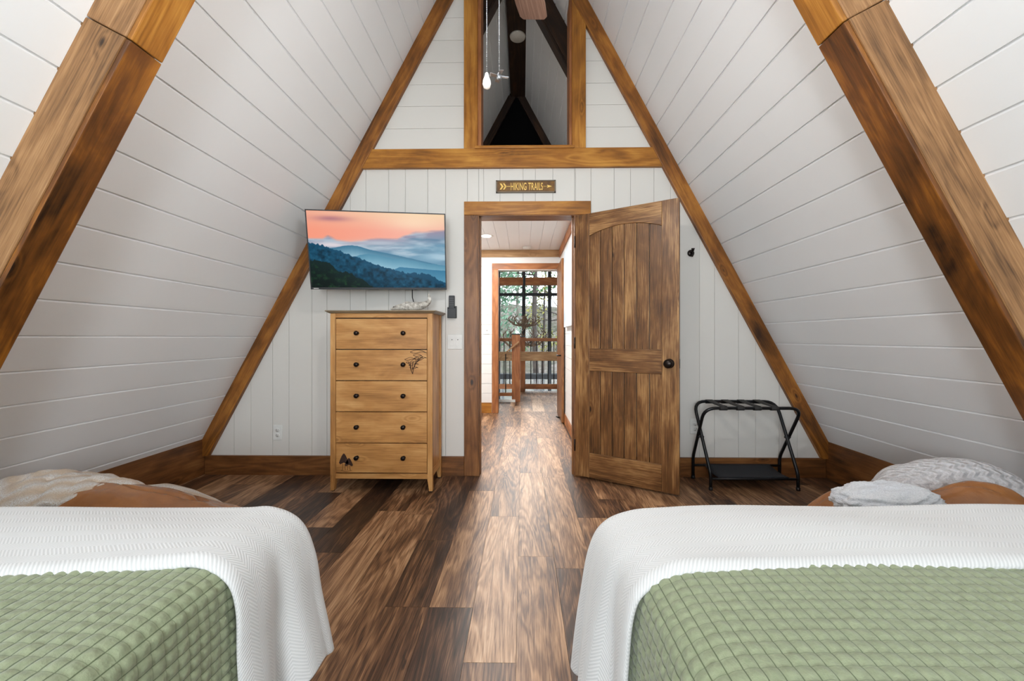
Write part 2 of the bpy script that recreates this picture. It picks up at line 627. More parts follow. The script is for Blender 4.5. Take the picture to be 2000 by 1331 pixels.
plank_floor('floor_landing', -0.12, X0 + 2.604, YH, 8.12, None, tbias=0.3, seed=5)  # lighter tone bias stands in for bright gloss on the same planks
u = MB().box((X0 - 2.7, YB - .1, -0.2), (X0 + 2.7, YH, -0.0125)).box((-0.13, YH, -0.2), (X0 + 2.7, 8.14, -0.0125)).box((-2.7, YH, -.2), (-.13, 6.74, -.0125))
tag(u.build('floor_base', UNDER), kind='structure')
plank_floor('floor_landing_left', X0 - 2.6, -0.12, YH, 6.72, None, tbias=0.12, seed=6)
tag(MB().box((-4.6, YH, -2.9), (4.6, 11.0, -2.7)).build('floor_great_room', W_RAIL), kind='structure')


# ------------------------------------------------------------------ end wall with vertical and horizontal boards
def clip(poly, a, b, c):
    """keep a x + b z <= c"""
    out = []
    for i in range(len(poly)):
        p, q = poly[i], poly[(i + 1) % len(poly)]
        dp = a * p[0] + b * p[1] - c; dq = a * q[0] + b * q[1] - c
        if dp <= 0: out.append(p)
        if dp * dq < 0:
            t = dp / (dp - dq)
            out.append((p[0] + (q[0] - p[0]) * t, p[1] + (q[1] - p[1]) * t))
    return out


def clipped_rect(x0, x1, z0, z1, margin=0.0):
    p = [(x0, z0), (x1, z0), (x1, z1), (x0, z1)]
    p = clip(p, 1, K, X0 + 2.604 - margin)
    p = clip(p, -1, K, -X0 + 2.604 - margin) if p else p
    return p


def boards(mb, rects, y, th, gap=0.0011):
    for x0, x1, z0, z1, vert in rects:
        p = clipped_rect(x0 + (gap if vert else 0), x1 - (gap if vert else 0), z0 + (0 if vert else gap), z1 - (0 if vert else gap))
        if len(p) >= 3:
            mb.prism([(a, b) for a, b in p], th, 'y', y, grain=(0, 0, 1) if vert else (1, 0, 0))


seam_px = [408, 452, 485.5, 529, 561.6, 607, 637, 683, 714, 759, 792, 836, 871, 914, 946, 978, 1023, 1047, 1081, 1125, 1155, 1200, 1232, 1277, 1309, 1365, 1394, 1440, 1473, 1518, 1552.6, 1598.6]
seams = [-2.62] + [(-0.018 + (p - 1020 + 3) / 247.2) for p in seam_px] + [2.53]
DX0, DX1, DZ = -0.345, 0.411, 2.055
WX0, WX1, WZ = -0.330, 0.378, 2.585
rects = []
for a, b in zip(seams[:-1], seams[1:]):
    for lo, hi in ((a, min(b, DX0)), (max(a, DX0), min(b, DX1)), (max(a, DX1), b)):
        if hi - lo < 0.004: continue
        z0 = DZ if (lo >= DX0 - 1e-6 and hi <= DX1 + 1e-6) else 0.0
        rects.append((lo, hi, z0, 2.5, True))
zz = [2.5, 2.75, 2.926, 3.098, 3.272, 3.448, 3.626, 3.80, 3.976, 4.15, 4.33, 4.5, 4.68, 4.84]
for a, b in zip(zz[:-1], zz[1:]):
    if a < 2.55:
        rects.append((-2.6, 2.6, 2.5, WZ, False)); a = WZ
    rects.append((-2.6, WX0, a, b, False)); rects.append((WX1, 2.6, a, b, False))
mb = MB()
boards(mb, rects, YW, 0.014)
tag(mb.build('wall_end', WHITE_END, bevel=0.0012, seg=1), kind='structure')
# solid core behind the boards
mb = MB()
for x0, x1, z0, z1 in ((-2.7, DX0, 0, 2.5), (DX1, 2.6, 0, 2.5), (DX0, DX1, DZ, 2.5), (-2.6, 2.6, 2.5, WZ), (-2.6, WX0, WZ, 4.84), (WX1, 2.6, WZ, 4.84)):
    p = clipped_rect(x0, x1, z0, z1)
    mb.prism(p, 0.106, 'y', YW + 0.0141)
tag(mb.build('wall_end_core', GAP), kind='structure')

# rear wall (behind the camera) with its window
mb = MB()
for x0, x1, z0, z1 in ((-2.7, -1.25, 0, 4.84), (1.08, 2.6, 0, 4.84), (-1.25, 1.08, 0, 0.85), (-1.25, 1.08, 2.65, 4.84)):
    mb.prism(clipped_rect(x0, x1, z0, z1), 0.12, 'y', YB - 0.12)
tag(mb.build('wall_rear', WHITE), kind='structure')
mb = MB((0, 0, 1))
for x in (-1.25, -0.13, 1.03):
    mb.box((x, YB - .09, .85), (x + .05, YB - .03, 2.65))
for z in (.85, 2.60):
    mb.box((-1.25, YB - .09, z), (1.08, YB - .03, z + .05))
wf = mb.build('window_2', WINFRAME); tag(wf, kind='structure')
MB().box((-1.22, YB - .064, .88), (1.05, YB - .058, 2.62)).build('pane', GLASS, wf)

# ------------------------------------------------------------------ stained trim on the end wall
TR = 0


def trim(mb, mat=W_BEAM, bevel=0.003):
    global TR
    TR += 1
    return tag(mb.build('trim_%d' % TR, mat, bevel=bevel), kind='structure')


def rake(side, y, wid, th, z0, z1, base_cut=None):
    """board following the slope, seen from the front"""
    sl = wid * SLEN
    pts = [(X0 + side * (hw(z0)), z0), (X0 + side * (hw(z0) - sl), z0), (X0 + side * max(hw(z1) - sl, 0), z1 if hw(z1) - sl > 0 else (2.604 - sl) / K), (X0 + side * hw(z1), z1)]
    if side < 0: pts = pts[::-1]
    return MB((side * K * -1, 0, 1)).prism(pts, -th, 'y', y)


def rafter_grain(side):
    return Vector((-side * K, 0, 1)).normalized()


for s in (-1, 1):
    m = rake(s, YW, 0.105, 0.035, 0.15, 4.6)
    trim(m, W_RAKE)
# collar beam and the two posts beside the upper opening
m = MB((1, 0, 0)).prism([(X0 - hw(2.425) + .12, 2.425), (X0 + hw(2.425) - .12, 2.425), (X0 + hw(2.575) - .12, 2.575), (X0 - hw(2.575) + .12, 2.575)], -0.033, 'y', YW)
trim(m)
trim(MB((0, 0, 1)).box((-0.459, YW - .03, 2.576), (-0.352, YW, 4.05)))
trim(MB((0, 0, 1)).box((0.389, YW - .03, 2.576), (0.496, YW, 3.75)))
# inner lining of the upper opening
trim(MB((0, 0, 1)).box((-0.352, YW - .02, 2.576), (-0.322, YW + .135, 4.2)), W_RAIL)
trim(MB((0, 0, 1)).box((0.368, YW - .02, 2.576), (0.389, YW + .135, 3.75)), W_RAIL)
trim(MB((1, 0, 0)).box((-0.372, YW - .045, 2.570), (0.405, YW + .13, 2.592)), W_BEAM)
# door casing
trim(MB((0, 0, 1)).box((-0.459, YW - .02, 0.0), (-0.348, YW, 2.056)), W_TRIM)
trim(MB((0, 0, 1)).box((0.414, YW - .02, 0.0), (0.525, YW, 2.056)), W_TRIM)
trim(MB((1, 0, 0)).box((-0.459, YW - .023, 2.056), (0.536, YW, 2.162)), W_BEAM)
# jambs
trim(MB((0, 0, 1)).box((-0.36, YW - .018, 0.0), (-0.341, YW + .125, 2.05)).box((-0.342, YW + .03, 0.0), (-0.330, YW + .065, 2.045)), W_TRIM, 0.001)
trim(MB((0, 0, 1)).box((0.407, YW - .018, 0.0), (0.426, YW + .125, 2.05)).box((0.396, YW + .03, 0.0), (0.408, YW + .065, 2.045)), W_TRIM, 0.001)
trim(MB((1, 0, 0)).box((-0.36, YW - .018, 2.05), (0.426, YW + .125, 2.068)), W_TRIM, 0.001)

# baseboards
tag(MB((1, 0, 0)).box((X0 - 2.44, YW - .022, 0.0), (-0.4595, YW, 0.152), tone=-.06).build('baseboard_end_left', W_TRIM, bevel=.002), kind='structure')
tag(MB((1, 0, 0)).box((0.5255, YW - .022, 0.0), (X0 + 2.44, YW, 0.152), tone=-.06).build('baseboard_end_right', W_TRIM, bevel=.002), kind='structure')
zb = 0.285
for s, nm in ((-1, 'left'), (1, 'right')):
    xf = X0 + s * (hw(zb) - 0.004)
    xo = X0 + s * (hw(zb) + .018)
    a, b = sorted((xf, xo))
    tag(MB((0, 1, 0)).box((a, YB, 0.0), (b, YW, zb), tone=-.08).build('baseboard_' + nm, W_TRIM, bevel=.003), kind='structure')


# ------------------------------------------------------------------ boxed rafters
def rafter(side, y0, y1, drop, joint_z, mat=W_RAFTER):
    off = drop * SLEN
    root = empty('trim_rafter')
    tag(root, kind='structure')
    g = rafter_grain(side)
    for z0, z1, t in ((0.0, joint_z - .0015, 0.0), (joint_z + .0015, 4.55, 0.06)):
        def q(z, o): return (X0 + side * (hw(z) - o), z)
        # the joint is cut square to the slope
        def c(z, o): return q(z - (.417 * o if 0 < z < 4.5 else 0), o)
        p = [c(z0, -.01), c(z0, off), c(min(z1, (2.604 - off) / K), off), c(z1, off) if hw(z1) > off else (X0, z1), c(z1, -.01)]
        if side > 0: p = p[::-1]
        m = MB(g)
        m.prism(p, (y1 - y0) * 0.99, 'y', y0, tone=t)
        m.build('beam_segment', mat, root, bevel=0.005)
        # the board cladding the underside
        z1 = min(z1, (2.604 - off - .03) / K)
        p = [c(z0, off), c(z0, off + .022), c(z1, off + .022), c(z1, off)]
        if True:
            if side > 0: p = p[::-1]
            m = MB(g)
            m.prism(p, (y1 - y0) + .002, 'y', y0 + .003, tone=t - 0.06)
            m.build('soffit_board', W_DARK if mat == W_DARK else (W_SOFFIT if z0 == 0 else W_BEAM), root, bevel=0.004)
    return root


rafter(-1, 1.347, 1.465, 0.155, 2.20)
rafter(1, 1.425, 1.545, 0.147, 2.29)
rafter(-1, -1.2, -1.08, 0.155, 2.3)
rafter(1, -1.2, -1.08, 0.155, 2.2)
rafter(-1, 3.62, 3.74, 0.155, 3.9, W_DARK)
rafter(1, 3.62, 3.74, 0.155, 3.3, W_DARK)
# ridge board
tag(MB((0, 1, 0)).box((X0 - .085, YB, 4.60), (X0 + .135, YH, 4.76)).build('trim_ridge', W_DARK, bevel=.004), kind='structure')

# ------------------------------------------------------------------ hall and the loft space above it
HX0, HX1, HY1, HZ = -1.3, 0.545, 5.75, 2.37


def shiplap_wall(name, axis, at, a0, a1, z0, z1, th, holes=(), step=0.142, mat=WHITE2):
    """horizontal boards on a wall; axis 'y': plane y=at spanning x; axis 'x': plane x=at spanning y"""
    mb = MB((1, 0, 0) if axis == 'y' else (0, 1, 0))
    z = z0
    lv = []
    while z < z1 - .001:
        lv.append((z, min(z + step, z1))); z += step
    for za, zb_ in lv:
        spans = [(a0, a1)]
        zs = [(za, zb_)]
        for h0, h1, hz in holes:
            if za < hz - .001:
                if zb_ > hz + .001:
                    zs = [(za, hz), (hz, zb_)]
        for zi, (q0, q1) in enumerate(zs):
            sp = [(a0, a1)]
            for h0, h1, hz in holes:
                if q0 < hz - .001:
                    ns = []
                    for s0, s1 in sp:
                        if h0 > s0: ns.append((s0, min(s1, h0)))
                        if h1 < s1: ns.append((max(s0, h1), s1))
                    sp = ns
            for s0, s1 in sp:
                if s1 - s0 < .003: continue
                if axis == 'y': mb.box((s0, at, q0 + .0015), (s1, at + th, q1 - .0015))
                else: mb.box((min(at, at + th), s0, q0 + .0015), (max(at, at + th), s1, q1 - .0015))
    return tag(mb.build(name, mat, bevel=.001, seg=1), kind='structure')


shiplap_wall('wall_hall_end', 'y', HY1, HX0, HX1, 0, HZ, 0.12, [(-0.350, 0.531, 2.075)])
shiplap_wall('wall_hall_right', 'x', HX1, YW + .121, HY1, 0, HZ, 0.10)
shiplap_wall('wall_hall_left', 'x', HX0, YW + .121, HY1, 0, HZ, -0.10)
tag(MB((0, 1, 0)).box((-2.3, YW + .121, HZ), (2.2, YH, HZ + .10)).build('ceiling_hall', CEIL), kind='structure')
# V-groove boards of the hall ceiling
mb = MB((0, 1, 0))
x = HX0
while x < HX1:
    mb.box((x + .0012, YW + .121, HZ - .012), (min(x + .14, HX1) - .0012, HY1, HZ - .0002)); x += .14
tag(mb.build('ceiling_hall_boards', CEIL, bevel=.001, seg=1), kind='structure')
trim(MB((1, 0, 0)).box((HX0, HY1 - .02, 2.255), (HX1, HY1, HZ - .012)), W_BEAM_PALE)
trim(MB((0, 1, 0)).box((HX1 - .018, YW + .121, 2.245), (HX1, HY1 - .02, HZ - .012)), W_RAIL)
tag(MB((1, 0, 0)).box((HX0, HY1 - .016, 0), (-0.443, HY1, .15)).build('baseboard_hall_end', W_BEAM, bevel=.002), kind='structure')
tag(MB((0, 1, 0)).box((HX1 - .014, YW + .121, 0), (HX1, HY1, .12)).build('baseboard_hall_right', W_RAIL, bevel=.002), kind='structure')
# second doorway casing
trim(MB((0, 0, 1)).box((-0.440, HY1 - .02, 0.0), (-0.352, HY1, 2.074)), W_RAIL)
trim(MB((1, 0, 0)).box((-0.440, HY1 - .022, 2.074), (HX1 - .001, HY1, 2.165)), W_RAIL)
trim(MB((0, 0, 1)).box((-0.362, HY1 - .018, 0.0), (-0.345, HY1 + .125, 2.07)), W_TRIM, .001)
trim(MB((0, 0, 1)).box((0.522, HY1 - .018, 0.0), (0.544, HY1 + .125, 2.07)), W_RAIL, .001)
trim(MB((1, 0, 0)).box((-0.345, HY1 - .018, 2.066), (0.522, HY1 + .125, 2.085)), PLASTIC, .001)
# hall side of the bedroom doorway
# walls either side of the loft landing beyond the hall
tag(MB().box((HX1 + .11, HY1 + .12, -.02), (HX1 + .2, HY1 + .13, 2.37)).build('trim_landing_return', WHITE2), kind='structure')

# gable that closes the loft space above the hall: dark panel, stained rakes
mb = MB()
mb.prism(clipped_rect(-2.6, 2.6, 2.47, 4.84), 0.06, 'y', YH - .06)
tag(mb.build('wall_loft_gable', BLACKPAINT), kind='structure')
for s in (-1, 1):
    m = rake(s, YH - .061, 0.10, 0.03, 2.47, 4.62)
    trim(m, W_DARK)

# ------------------------------------------------------------------ great room window front
WY = 11.0
mb = MB((0, 0, 1))
for x in (-2.9, -2.1, -1.38, -0.66, 0.037, 0.755, 1.47, 2.2, 2.9):
    zt = (2.604 - abs(x - X0)) / K
    mb.box((x - .047, WY, -2.7), (x + .047, WY + .09, max(zt, -2.6)))
for z, h in ((2.25, .08), (-0.06, .14), (3.45, .08), (-2.7, .1)):
    w = hw(z + h)
    mb.box((X0 - w, WY + .005, z), (X0 + w, WY + .085, z + h), grain=(1, 0, 0))
w3 = mb.build('window_3', WINFRAME); tag(w3, kind='structure')
pn = MB(); pn.prism([(X0 - hw(-2.65), -2.65), (X0 + hw(-2.65), -2.65), (X0, APEX)], .006, 'y', WY + .04)
pn.build('pane', GLASS, w3)
m = MB((1, 0, 0)).box((X0 - hw(2.73) + .02, 10.60, 2.50), (X0 + hw(2.73) - .02, 10.76, 2.70))
trim(m, W_RAIL)
m = MB((0, 0, 1))
m.prism([(1.9, 2.5), (2.1, 2.5), (.75, 5.0), (.55, 5.0)], .12, 'y', WY + .5)
tag(m.build('trim_roof_overhang', WINFRAME), kind='structure')

# ------------------------------------------------------------------ bedroom door
def bedroom_door():
    hx, hy = 0.416, YW - 0.022
    ang = math.atan2(2.73 - hy, 1.056 - hx)
    root = empty('door_1', (hx, hy, 0), ang)
    tag(root, kind='structure')
    Wd, T, z0, z1 = 0.762, 0.036, 0.014, 2.046
    st = 0.114
    # stiles
    MB((0, 0, 1)).box((0, 0, z0), (st, T, z1), tone=.0).build('stile', W_DOOR, root, bevel=.003)
    MB((0, 0, 1)).box((Wd - st, 0, z0), (Wd, T, z1), tone=.06).build('stile', W_DOOR, root, bevel=.003)
    # arched top rail
    xs = np.linspace(st, Wd - st, 17)
    arc = [(float(x), 1.873 + 0.052 * (1 - ((x - Wd / 2) / (Wd / 2 - st)) ** 2)) for x in xs]
    MB((1, 0, 0)).prism([(st, z1), *arc, (Wd - st, z1)], T, 'y', 0, tone=.08).build('top_rail', W_DOOR, root, bevel=.003)
    MB((1, 0, 0)).box((st, 0, .835), (Wd - st, T, 1.008), tone=-.02).build('middle_rail', W_DOOR, root, bevel=.004)
    MB((1, 0, 0)).box((st, 0, z0), (Wd - st, T, .205), tone=.02).build('bottom_rail', W_DOOR, root, bevel=.004)
    n = 6
    for nm, a, b in (('upper_panel', .99, 1.94), ('lower_panel', .19, .85)):
        mb = MB((0, 0, 1))
        w = (Wd - 2 * st + .01) / n
        for i in range(n):
            mb.box((st - .005 + i * w + .0022, .009, a), (st - .005 + (i + 1) * w - .0022, T - .009, b), tone=R.uniform(-.14, .10))
        mb.build(nm, W_DOOR, root, bevel=.003)
    # knob with its rose, both sides
    for sgn, yb in ((-1, 0.0), (1, T)):
        M = Matrix.Translation((Wd - .062, yb, .912)) @ Matrix.Rotation(radians(90 if sgn < 0 else -90), 4, 'X')
        k = MB().lathe([(.001, 0), (.032, 0), (.033, .004), (.028, .009), (.012, .012), (.011, .028), (.018, .033), (.027, .041), (.031, .052), (.029, .062), (.02, .069), (.001, .071)], 28, M)
        o = k.build('door_knob', BRONZE, root)
    MB().box((Wd - .001, .006, .88), (Wd + .002, T - .006, .944)).build('latch_plate', BRONZE, root)
    for z in (.25, 1.05, 1.84):
        MB().tube([(-.004, -.004, z - .045), (-.004, -.004, z + .045)], .006, 10).build('hinge', BRONZE, root)


bedroom_door()

# hall door folded open against the right wall
d2 = empty('door_2', (0, 0, 0)); tag(d2, kind='structure')
MB((0, 0, 1)).box((.498, 5.04, .012), (.528, 5.72, 2.10)).build('door_leaf', W_TRIM, d2, bevel=.003)
MB().tube([(.498, 5.12, .86), (.455, 5.12, .86), (.452, 5.13, .86), (.452, 5.23, .86)], .009, 8).build('lever_handle', BLACK, d2)
MB().tube([(.49, 5.2, .04), (.44, 5.2, .06)], [.012, .009], 8).build('door_stop', BLACK, d2)


# ------------------------------------------------------------------ chest of drawers
def dresser():
    r = empty('chest_of_drawers', (0, 0, 0))
    tag(r, 'honey wood chest of five drawers with dark round knobs below the television', 'dresser')
    xa, xb, yf, yb = -1.357, -0.632, 2.785, 3.105
    top = 1.262
    # posts
    pw = .037
    for x0, x1 in ((xa, xa + pw), (xb - pw, xb)):
        for y0, y1, front in ((yf, yf + pw, True), (yb - pw, yb, False)):
            m = MB((0, 0, 1))
            inn = x0 if x0 != xa else x1
            # leg tapers on its inner side near the floor
            if x0 == xa:
                pl = [(x0, 0.008), (x1 - .012, 0.008), (x1, .09), (x1, top), (x0, top)]
            else:
                pl = [(x0 + .012, 0.008), (x1, 0.008), (x1, top), (x0, top), (x0, .09)]
            m.prism(pl, y1 - y0, 'y', y0)
            lg = m.build('leg', W_DRESS, r, bevel=.0025)
            cx_ = (pl[0][0] + pl[1][0]) / 2
            MB().lathe([(.009, 0.0), (.012, .004), (.012, .008)], 12, Matrix.Translation((cx_, (y0 + y1) / 2, 0))).build('glide', SLOT, lg)
    # side panels, back, bottom rail, top rail
    for x in (xa + .008, xb - .018):
        MB((0, 0, 1)).box((x, yf + pw, .10), (x + .010, yb - pw, top - .0), tone=.04).build('side_panel', W_DRESS, r)
    for x in (xa + .004, xb - .024):
        MB((0, 1, 0)).box((x, yf + pw, .10), (x + .020, yb - pw, .15)).build('side_rail', W_DRESS, r, bevel=.001)
    MB((1, 0, 0)).box((xa + pw, yb - .012, .10), (xb - pw, yb - .004, top)).build('back_panel', W_DRESS, r)
    MB((1, 0, 0)).box((xa + pw, yf + .004, .093), (xb - pw, yf + .03, .128)).build('bottom_rail', W_DRESS, r, bevel=.001)
    MB((1, 0, 0)).box((xa + pw, yf + .003, 1.231), (xb - pw, yf + .03, top)).build('top_rail', W_DRESS, r, bevel=.001)
    MB((1, 0, 0)).box((xa + pw, yf + .05, .13), (xb - pw, yb - .02, 1.23)).build('carcass', SLOT, r)
    # top slab: underside chamfered
    m = MB((1, 0, 0))
    a0, a1, b0, b1 = xa - .026, xb + .030, yf - .028, yb + .008
    c = .022
    vs = [(a0 + c, b0 + c, top), (a1 - c, b0 + c, top), (a1 - c, b1, top), (a0 + c, b1, top),
          (a0, b0, top + .014), (a1, b0, top + .014), (a1, b1, top + .014), (a0, b1, top + .014),
          (a0 + .002, b0 + .002, top + .020), (a1 - .002, b0 + .002, top + .020), (a1 - .002, b1, top + .020), (a0 + .002, b1, top + .020)]
    fs = [(0, 3, 2, 1), (8, 9, 10, 11)]
    for k in (0, 4):
        fs += [(k + i, k + (i + 1) % 4, k + 4 + (i + 1) % 4, k + 4 + i) for i in range(4)]
    m._add(vs, fs)
    m.build('top', W_TABLETOP, r)
    # drawers
    zl = [0.134, .345, .566, .786, 1.007, 1.227]
    xl, xr = xa + pw + .003, xb - pw - .003
    for i in range(5):
        z0, z1 = zl[i] + .003, zl[i + 1] - .003
        dr = MB((1, 0, 0)).box((xl, yf + .002, z0), (xr, yf + .045, z1), tone=(-.02, .0, .03, .04, .0)[i]).build('drawer', W_DRESS, r, bevel=.0015)
        zc = (z0 + z1) / 2
        for kx in (-1.1655, -0.8355):
            M = Matrix.Translation((kx, yf + .002, zc + .005)) @ Matrix.Rotation(radians(90), 4, 'X')
            MB().lathe([(.001, 0), (.013, 0), (.012, .003), (.006, .006), (.006, .012), (.013, .016), (.0165, .022), (.0155, .028), (.009, .032), (.001, .033)], 20, M).build('knob', BRONZE, dr)
        if i == 3:
            engrave_branch(dr, yf + .0015)
        if i == 0:
            engrave_toadstools(dr, yf + .0015)


ENGR = plain('burnt_engraving', (58, 34, 22), 0.8)


def stroke(mb, pts, w, y):
    """a thin flat burnt line on a drawer front"""
    P_ = [Vector((p[0], p[1])) for p in pts]
    vs = []
    for i, p in enumerate(P_):
        t = (P_[min(i + 1, len(P_) - 1)] - P_[max(i - 1, 0)])
        if t.length < 1e-9: t = Vector((1, 0))
        t.normalize()
        nrm = Vector((-t.y, t.x)) * w / 2
        a, b = p + nrm, p - nrm
        vs += [(a.x, y, a.y), (b.x, y, b.y), (a.x, y + .001, a.y), (b.x, y + .001, b.y)]
    fs = []
    for i in range(len(P_) - 1):
        k = i * 4
        fs += [(k, k + 1, k + 5, k + 4), (k, k + 4, k + 6, k + 2), (k + 1, k + 3, k + 7, k + 5)]
    mb._add(vs, fs)


def engrave_branch(dr, y):
    """shelf-fungus sketch on the second drawer"""
    m = MB()
    fx = lambda px: -0.665 - (835 - px) / 279.0
    fz = lambda py: 1.09 - (py - 660) / 277.5
    caps = [((800, 688), (833, 690), 5), ((806, 694), (826, 698), 4), ((789, 703), (812, 703), 4), ((800, 708), (826, 700), 5), ((815, 704), (833, 700), 4),
            ((797, 714), (817, 712), 3), ((803, 721), (816, 719), 2.5), ((792, 708), (802, 712), 3), ((808, 700), (820, 703), 3)]
    for (a, b, h) in caps:
        top = []; bot = []
        for i in range(11):
            t = i / 10
            px = a[0] + (b[0] - a[0]) * t; py = a[1] + (b[1] - a[1]) * t
            top.append((fx(px), fz(py - h * sin(pi * t))))
            bot.append((fx(px), fz(py + h * .35 * sin(pi * t * 2))))
        stroke(m, top, .0030, y); stroke(m, bot, .0034, y)
    for pts in ([(801, 710), (800, 718), (803, 726), (805, 731)], [(806, 706), (804, 716), (806, 724), (805, 731)], [(812, 706), (808, 716), (806, 722)],
                [(796, 708), (801, 716), (802, 724)], [(818, 704), (811, 710), (808, 718)], [(822, 701), (812, 707)]):
        stroke(m, [(fx(a), fz(b)) for a, b in pts], .0045, y)
    m.build('fungus_engraving', ENGR, dr)


def engrave_toadstools(dr, y):
    m = MB()
    fx = lambda px: -1.322 + (px - 655) / 277.0
    fz = lambda py: 1.09 - (py - 660) / 277.5
    for (cx_, top, w, h, st) in ((672, 887, 9.5, 20, 26), (682, 896, 8, 15, 18)):
        vs = []; n = 14
        out = []
        for i in range(n + 1):
            t = i / n
            a = -1 + 2 * t
            out.append((cx_ + a * w, top + h * (abs(a) ** 1.6) * .92))
        low = [(cx_ + w * .75, top + h + 1.5), (cx_, top + h - 2), (cx_ - w * .75, top + h + 1.5)]
        poly = [(fx(p[0]), fz(p[1])) for p in out + low]
        m.prism(poly[::-1], .0012, 'y', y)
        for dx in (-2.4, 2.2):
            stroke(m, [(fx(cx_ + dx), fz(top + h)), (fx(cx_ + dx * .9), fz(top + h + st * .25)), (fx(cx_ + dx * 1.3), fz(920))], .0028, y)
    stroke(m, [(fx(666), fz(920)), (fx(676), fz(923)), (fx(688), fz(920))], .0022, y)
    m.build('toadstool_engraving', ENGR, dr)


dresser()


# ------------------------------------------------------------------ carved fish figurine on the dresser
def figurine():
    g = G('whitewashed_carved_wood')
    co = g.n('ShaderNodeTexCoord').outputs['Object']
    nz = g.noise(co, 38, 4, 0.65)
    g.set(color=g.ramp(nz, [(0.3, lin(110, 104, 96)), (0.48, lin(184, 178, 168)), (0.65, lin(222, 218, 210))]), rough=.75)
    g.bump(nz, .5, .004)
    r = empty('fish_figurine', (-0.83, 2.93, 1.283))
    tag(r, 'small whitewashed carved fish with upturned tail on the dresser top', 'figurine')
    # body sweeps from the snout on the left to the upturned tail on the right
    path = [(-.150, .022), (-.138, .019), (-.115, .026), (-.08, .032), (-.03, .037), (.03, .039), (.08, .043), (.12, .056), (.143, .078), (.148, .098), (.139, .116)]
    rad = [(.004, .004), (.012, .009), (.020, .018), (.027, .026), (.031, .032), (.031, .034), (.028, .031), (.022, .024), (.014, .017), (.008, .013), (.003, .005)]
    n = 14
    vs = []; fs = []
    for i, ((x, z), (ry, rz)) in enumerate(zip(path, rad)):
        a = path[max(i - 1, 0)]; b = path[min(i + 1, len(path) - 1)]
        t = Vector((b[0] - a[0], 0, b[1] - a[1])).normalized()
        nn = Vector((-t.z, 0, t.x))
        for j in range(n):
            an = 2 * pi * j / n
            p = Vector((x, 0, z)) + nn * (rz * sin(an)) + Vector((0, 1, 0)) * (ry * cos(an))
            p.z = max(p.z, 0.001)
            vs.append(p)
    for i in range(len(path) - 1):
        for j in range(n):
            fs.append((i * n + j, i * n + (j + 1) % n, (i + 1) * n + (j + 1) % n, (i + 1) * n + j))
    fs.append(tuple(range(n - 1, -1, -1))); fs.append(tuple((len(path) - 1) * n + j for j in range(n)))
    b = MB()._add(vs, fs, smooth=True)
    o = b.build('body', g.m, r)
    s = o.modifiers.new('s', 'SUBSURF'); s.levels = 1; s.render_levels = 2
    f = MB().prism([(-.06, .062), (-.04, .075), (.0, .074), (.02, .066), (.0, .058)], .006, 'y', -.003)
    f.build('dorsal_fin', g.m, r, bevel=.001)
    f = MB().prism([(.128, .095), (.150, .096), (.144, .125), (.133, .142), (.134, .118)], .012, 'y', -.006)
    f.build('tail_fin', g.m, r, bevel=.002)
    for s in (-1, 1):
        MB().lathe([(.001, 0), (.004, .001), (.001, .003)], 10, Matrix.Translation((-.118, s * .019, .034)) @ Matrix.Rotation(radians(-90 * s), 4, 'X')).build('eye', SLOT, r)


figurine()


# ------------------------------------------------------------------ television
def interp(pts, u):
    return np.interp(u, [p[0] for p in pts], [p[1] for p in pts])


